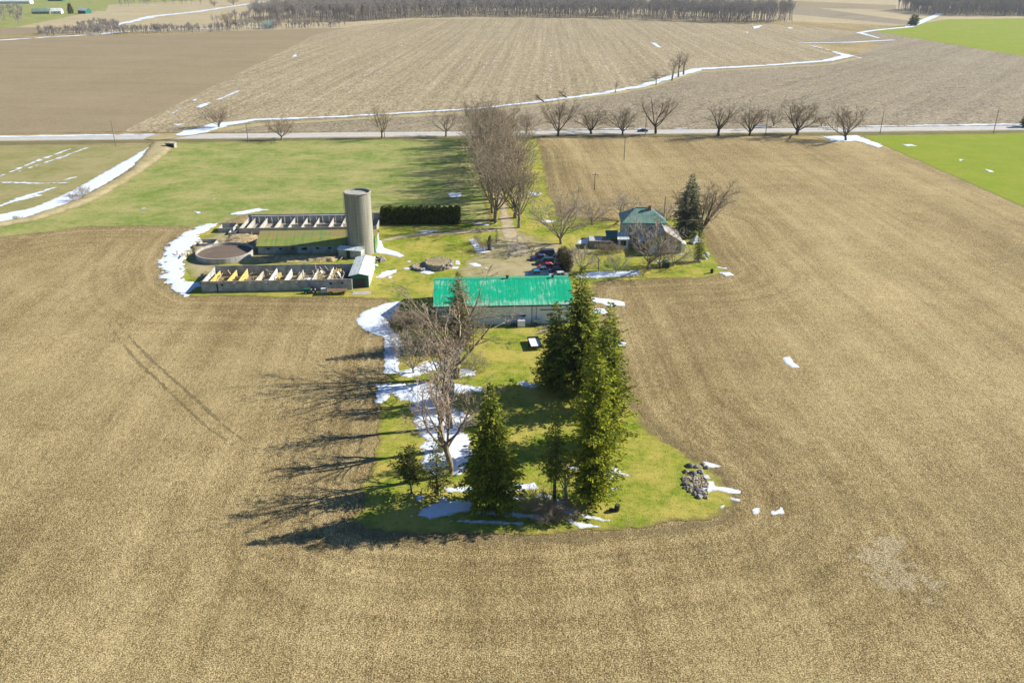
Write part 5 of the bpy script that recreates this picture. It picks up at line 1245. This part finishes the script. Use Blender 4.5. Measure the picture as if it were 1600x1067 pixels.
def vehicle(kind, col, px, py, rz, label, group='cars parked behind the shed'):
    o = empty({'pickup': 'pickup_truck'}.get(kind, 'parked_car'), *G(px, py), 0, rz, label, 'pickup truck' if kind == 'pickup' else 'car', group)
    Lh, w_ = {'sedan': (2.3, .88), 'suv': (2.35, .94), 'pickup': (2.75, .97), 'van': (2.5, .97)}[kind]
    zh = {'sedan': .86, 'suv': 1.02, 'pickup': 1.08, 'van': 1.05}[kind]; zr = {'sedan': 1.42, 'suv': 1.72, 'pickup': 1.8, 'van': 1.85}[kind]
    b = MB(); z0 = .24 if kind == 'sedan' else .34
    section_loft(b, [(-Lh, w_*.86, z0+.1, w_*.92, zh*.72, w_*.8, zh*.93), (-Lh+.25, w_*.95, z0, w_, zh*.75, w_*.9, zh), (-.4, w_*.96, z0, w_*1.02, zh*.75, w_*.93, zh+.02), (Lh*.45, w_*.96, z0, w_*1.01, zh*.72, w_*.9, zh), (Lh-.35, w_*.93, z0, w_*.97, zh*.68, w_*.82, zh*.88), (Lh, w_*.8, z0+.12, w_*.84, zh*.62, w_*.7, zh*.74)])
    body = b.build('body', P[col], o)
    c0, c1, c2, c3 = {'sedan': (-1.75, -1.0, .25, 1.0), 'suv': (-2.2, -1.85, .35, 1.05), 'pickup': (-.65, -.5, .75, 1.35), 'van': (-2.35, -2.15, .9, 1.7)}[kind]
    g_ = MB(); section_loft(g_, [(c0, w_*.86, zh-.02, w_*.86, zh, w_*.84, zh+.02), (c1, w_*.88, zh-.02, w_*.86, (zh+zr)/2, w_*.74, zr), (c2, w_*.88, zh-.02, w_*.86, (zh+zr)/2, w_*.74, zr), (c3, w_*.86, zh-.02, w_*.86, zh, w_*.84, zh+.02)])
    g_.build('windows', M['glass'], o)
    r_ = MB(); r_.slab([(c1-.02,-w_*.75,zr+.05),(c2+.02,-w_*.75,zr+.05),(c2+.02,w_*.75,zr+.05),(c1-.02,w_*.75,zr+.05)], .07)
    for s_ in (-1, 1):
        for xa, xb in ((c0+.05, c1), (c3-.05, c2), ((c1+c2)/2, (c1+c2)/2)): r_.tube([Vector((xa, s_*w_*.88, zh)), Vector((xb, s_*w_*.77, zr+.01))], [.05,.05], 4)
    r_.build('roof', P[col], o)
    if kind == 'pickup':
        q = MB(); q.box(-2.6, -.78, zh+.025, -.8, .78, zh+.04); q.build('bed', M['dark'], o)
        q = MB(); q.box(-2.72,-.9,zh,-.72,-.8,zh+.16); q.box(-2.72,.8,zh,-.72,.9,zh+.16); q.box(-2.74,-.9,zh,-2.64,.9,zh+.16); q.build('bed_side', P[col], o)
    wr = .33 if kind == 'sedan' else .39
    for xx in (-Lh*.6, Lh*.62):
        for s_ in (-1, 1):
            q = MB(); q.tube([Vector((xx, s_*(w_-.16), wr)), Vector((xx, s_*(w_+.03), wr))], [wr,wr], 16); wl = q.build('wheel', M['rubber'], o)
            q = MB(); q.tube([Vector((xx, s_*(w_), wr)), Vector((xx, s_*(w_+.05), wr))], [wr*.6,wr*.6], 12); q.build('rim', M['rim'], wl)
    for s_ in (-1, 1):
        q = MB(); q.box(Lh-.1, s_*w_*.62-.16, zh*.55, Lh+.01, s_*w_*.62+.12, zh*.72); q.build('headlight', M['lamp'], o)
        q = MB(); q.box(-Lh-.01, s_*w_*.72-.1, zh*.6, -Lh+.1, s_*w_*.72+.12, zh*.85); q.build('tail_light', M['tail'], o)
        q = MB(); q.box(c3-.35, s_*(w_+.02)-.08, zh, c3-.2, s_*(w_+.1)+.08, zh+.14); q.build('mirror', P[col], o)
    q = MB(); q.box(Lh-.08, -w_*.75, z0+.05, Lh+.05, w_*.75, z0+.22); q.build('bumper', M['dark'], o)
    return o
LFT = math.pi + YAW
vehicle('van', 'navy', 852, 401, LFT + .03, 'navy van at the back of the left file of parked cars')
vehicle('sedan', 'purple', 843, 406.5, LFT - .05, 'violet blue sedan in front of the navy van')
vehicle('suv', 'teal', 852, 413, LFT + .04, 'dark teal car just behind the red one')
vehicle('sedan', 'red', 854, 420, LFT + .08, 'bright red sedan in the middle of the parked cars')
vehicle('sedan', 'silver', 846, 426, LFT - .02, 'silver sedan between the red car and the blue pickup')
vehicle('pickup', 'blue', 839, 433.5, LFT + .1, 'blue pickup truck nearest the shed roof')
vehicle('suv', 'grey', 878, 402, LFT, 'grey sports utility car at the back right of the parked cars')
vehicle('sedan', 'silver', 871, 407, LFT + .1, 'pale grey sedan left of the clipped cedars')
vehicle('sedan', 'maroon', 871, 420, LFT - .1, 'maroon sedan right of the bright red one')
vehicle('sedan', 'black', 868, 426, LFT + .05, 'black sedan in front of the maroon one')
vehicle('sedan', 'white', 872, 434, LFT + .05, 'white sedan partly hidden by the shed roof and spruce top')
vehicle('sedan', 'navy', 676, 541, LFT + .1, 'dark blue car half hidden among the bare bushes', 'car among the bushes')
vehicle('sedan', 'black', 1004, 206.6, math.atan2(uy, ux) + math.pi, 'dark car driving along the country road', 'car on the road')

# small tractor and wagon by the ruin
x, y = G(487, 458); t = empty('small_tractor', x, y, 0, rad(190), 'small green and white tractor parked along the front block wall', 'tractor')
m = MB(); m.box(.1,-.35,.6,1.6,.35,1.15); m.build('hood', M['green_metal'], t); m = MB(); m.box(-.9,-.5,.55,.08,.5,.85); m.build('seat_deck', M['plastic_white'], t)
m = MB(); m.box(-.7,-.25,.86,-.2,.25,1.0); m.box(-.8,-.25,1.0,-.68,.25,1.4); m.build('seat', M['tail'], t)
m = MB(); m.tube([Vector((.12,0,1.1)), Vector((-.05,0,1.45))], [.03,.03], 5); m.build('steering_column', M['dark'], t)
for xx, s_, r_ in ((-.5,-.6,.55),(-.5,.6,.55),(1.2,-.5,.34),(1.2,.5,.34)):
    m = MB(); m.tube([Vector((xx,s_-.14,r_)), Vector((xx,s_+.14,r_))], [r_,r_], 16); wv = m.build('wheel', M['rubber'], t); m = MB(); m.tube([Vector((xx,s_-.16,r_)), Vector((xx,s_+.16,r_))], [r_*.5,r_*.5], 12); m.build('rim', M['lamp'], wv)
x, y = G(507, 457); t = empty('white_chest', x, y, 0, YAW, 'white chest freezer standing against the front block wall', 'freezer')
m = MB(); m.box(-.7,-.4,0,.7,.4,.85); m.build('body', M['plastic_white'], t); m = MB(); m.box(-.72,-.42,.86,.72,.42,.97); m.build('lid', M['white'], t)
x, y = G(527, 459); t = empty('hay_wagon', x, y, 0, YAW, 'dark empty farm wagon standing in front of the green lean-to', 'wagon')
m = MB(); m.box(-2.2,-.95,.8,2.2,.95,.92); m.build('deck', M['wood_dark'], t); m = MB(); m.box(-2.28,-.95,.92,-2.2,.95,1.9); m.build('rack', M['dark'], t)
for xx in (-1.4, 1.4):
    for s_ in (-.9, .9):
        m = MB(); m.tube([Vector((xx,s_-.1,.38)), Vector((xx,s_+.1,.38))], [.38,.38], 14); wv = m.build('wheel', M['rubber'], t); m = MB(); m.tube([Vector((xx,s_-.12,.38)), Vector((xx,s_+.12,.38))], [.18,.18], 10); m.build('rim', M['rim'], wv)
m = MB(); m.tube([Vector((2.2,0,.6)), Vector((3.6,0,.25))], [.05,.05], 5); m.build('drawbar', M['dark'], t)

# ================================================================== POLES, CULVERT, FAR FARMS
def pole(px, py, pt, label, arm=True, group='utility poles', tw=0.0):
    x, y = G(px, py); h = HT(py, pt); t = empty('utility_pole', x, y, 0, YAW, label, 'utility pole', group)
    m = MB(); m.tube([Vector((0,0,-.2)), Vector((tw*h,0,h))], [.17,.11], 8); m.build('pole', M['pole'], t)
    if arm:
        m = MB(); m.box(-1.1+tw*h,-.16,h-.7,1.1+tw*h,-.05,h-.55); ar = m.build('crossarm', M['pole'], t)
        for q in (-1, -.4, .4, 1):
            m = MB(); m.cyl(q+tw*h, -.1, h-.55, h-.35, .05, .05, 6); m.build('insulator', M['plastic_white'], ar)
for px, py, pt, lb in ((181,229,189,'utility pole beside the road at the far left'), (388,223,192,'utility pole beside the road near the creek bend'), (601,216,188,'utility pole beside the road behind a narrow bare tree'),
                       (1008,213,176,'utility pole beside the road just right of the dark car'), (1196,212,172,'utility pole beside the road between two large bare trees'),
                       (1375,209,172,'utility pole at the corner of the bright green field'), (1552,209,170,'utility pole beside the road at the far right')):
    pole(px, py, pt, lb, arm=False, tw=.0)
pole(975, 250, 212, 'lone pole standing in the field right of the avenue')
pole(929, 297, 270, 'short pole with crossarm in the field behind the garden', True)
pole(1037, 345, 307, 'pole directly behind the farmhouse', False)
x, y = G(266, 231); t = empty('culvert', x, y, 0, rad(-12), 'dark box culvert where the snowy ditch passes under the road', 'culvert')
m = MB(); m.box(-2.0,0,0,-1.5,1.6,1.5); m.box(1.5,0,0,2.0,1.6,1.5); m.box(-2.2,-.05,1.5,2.2,1.7,1.85); m.build('headwall', M['concrete'], t)
m = MB(); m.box(-1.5,.3,0,1.5,.4,1.5); m.build('opening', M['dark'], t)
for i, (px, py, rz, lb) in enumerate(((850,160,.6,'fallen bough lying on the snowy creek, left one'), (886,154,.3,'fallen bough lying on the snowy creek, right one'))):
    x, y = G(px, py); t = empty('fallen_tree', x, y, 0, rz, lb, 'fallen tree')
    V, F = [], []; rr = random.Random(i); tube_into(V, F, [Vector((0,0,.3)), Vector((-2,1,1.6)), Vector((-4.6,2,4.2))], [.42,.34,.1], 7)
    mesh_obj('trunk', V, F, M['bark_dark'], t)
    V, F = [], []
    for q in range(26):
        s0 = Vector((-1.5-3*rr.random(), .8+rr.random(), 1.2+2.6*rr.random())); tube_into(V, F, [s0, s0+Vector((rr.uniform(-2.6,2),rr.uniform(-2,2),rr.uniform(-.8,2.2)))], [.1,.03], 4)
    mesh_obj('branches', V, F, M['bark_dark'], t)

def farm(px, py, name, label, w_, d_, eh, rh, wall, roof, yaw=0.2, cat='farm building'):
    x, y = G(px, py); o = empty(name, x, y, 0, yaw, label, cat)
    m = MB(); m.box(-w_/2,0,-.1,w_/2,.3,eh); m.box(-w_/2,d_-.3,-.1,w_/2,d_,eh); m.box(-w_/2,.3,-.1,-w_/2+.3,d_-.3,eh); m.box(w_/2-.3,.3,-.1,w_/2,d_-.3,eh)
    m.v += []; m.build('wall', M[wall], o)
    for xx in (-w_/2+.01, w_/2-.31):
        m = MB(); pr = [(.1,eh),(d_-.1,eh),(d_/2,rh-.1)]; m.v += [(xx,a,b) for a,b in pr]+[(xx+.3,a,b) for a,b in pr]; m.f += [(0,2,1),(3,4,5),(0,1,4,3),(1,2,5,4),(2,0,3,5)]; m.build('gable', M[wall], o)
    r = gable_roof(o, w_, d_, eh, rh, M[roof], over=.5, x0=-w_/2)
    k = int(w_ // 5)
    openings(o, M['dark'], [(-w_/2 + 2 + i * 5, 1.2, -w_/2 + 3.4 + i * 5, 2.6) for i in range(k)], y=-.03)
    return o
farm(64, 22.5, 'farmhouse', 'far dark roofed farm building left of the pointed evergreen', 26, 10, 4, 8, 'wood_grey', 'roof_house')
farm(84, 22.0, 'barn', 'far pale roofed barn beside the dark roofed one', 22, 14, 4, 8, 'white', 'roof_pale')
farm(128, 22, 'barn', 'far teal walled barn right of the pointed evergreen', 16, 12, 5, 8.5, 'green_metal', 'roof_pale', -.4)
farm(20, 6.5, 'barn', 'very long white barn at the top left corner', 68, 16, 5, 9, 'white', 'roof_pale', .05)
farm(86, 2.5, 'barn', 'far blue barn at the top edge left of centre', 30, 16, 6, 9, 'green_metal', 'roof_house', .1)
farm(420, 45.5, 'farmhouse', 'small white house alone in front of the woodlot', 12, 9, 5, 8.5, 'white', 'roof_house', .3)
place(bushy[0], 428, 45, 11, 'bare tree at the small white house before the woodlot', 'far bare trees', 'bare_tree', hw=6)
place(mapple[0], 365, 9, 17, 'lone far bare tree at the top edge left of the woodlot', 'far bare trees', 'bare_tree', hw=9)
place(mapple[1], 335, 11, 13, 'smaller far bare tree left of the lone one at the top edge', 'far bare trees', 'bare_tree', hw=8)
place(mapple[2], 357, 42, 16, 'tallest bare tree of the far hedgerow', 'far bare trees', 'bare_tree', hw=9)

# the air: thin haze over the whole country
m = MB(); m.box(-8600, -2900, -1.0, 8600, 11800, 110); hz = N('haze_air'); hz.t.nodes.remove(hz.b)
pv = hz.t.nodes.new('ShaderNodeVolumePrincipled'); pv.inputs['Color'].default_value = (.78, .88, 1, 1); pv.inputs['Density'].default_value = .00006; pv.inputs['Anisotropy'].default_value = .3
hz.t.links.new(pv.outputs[0], [q for q in hz.t.nodes if q.type == 'OUTPUT_MATERIAL'][0].inputs['Volume'])
tag(m.build('haze', hz.m), kind='stuff')
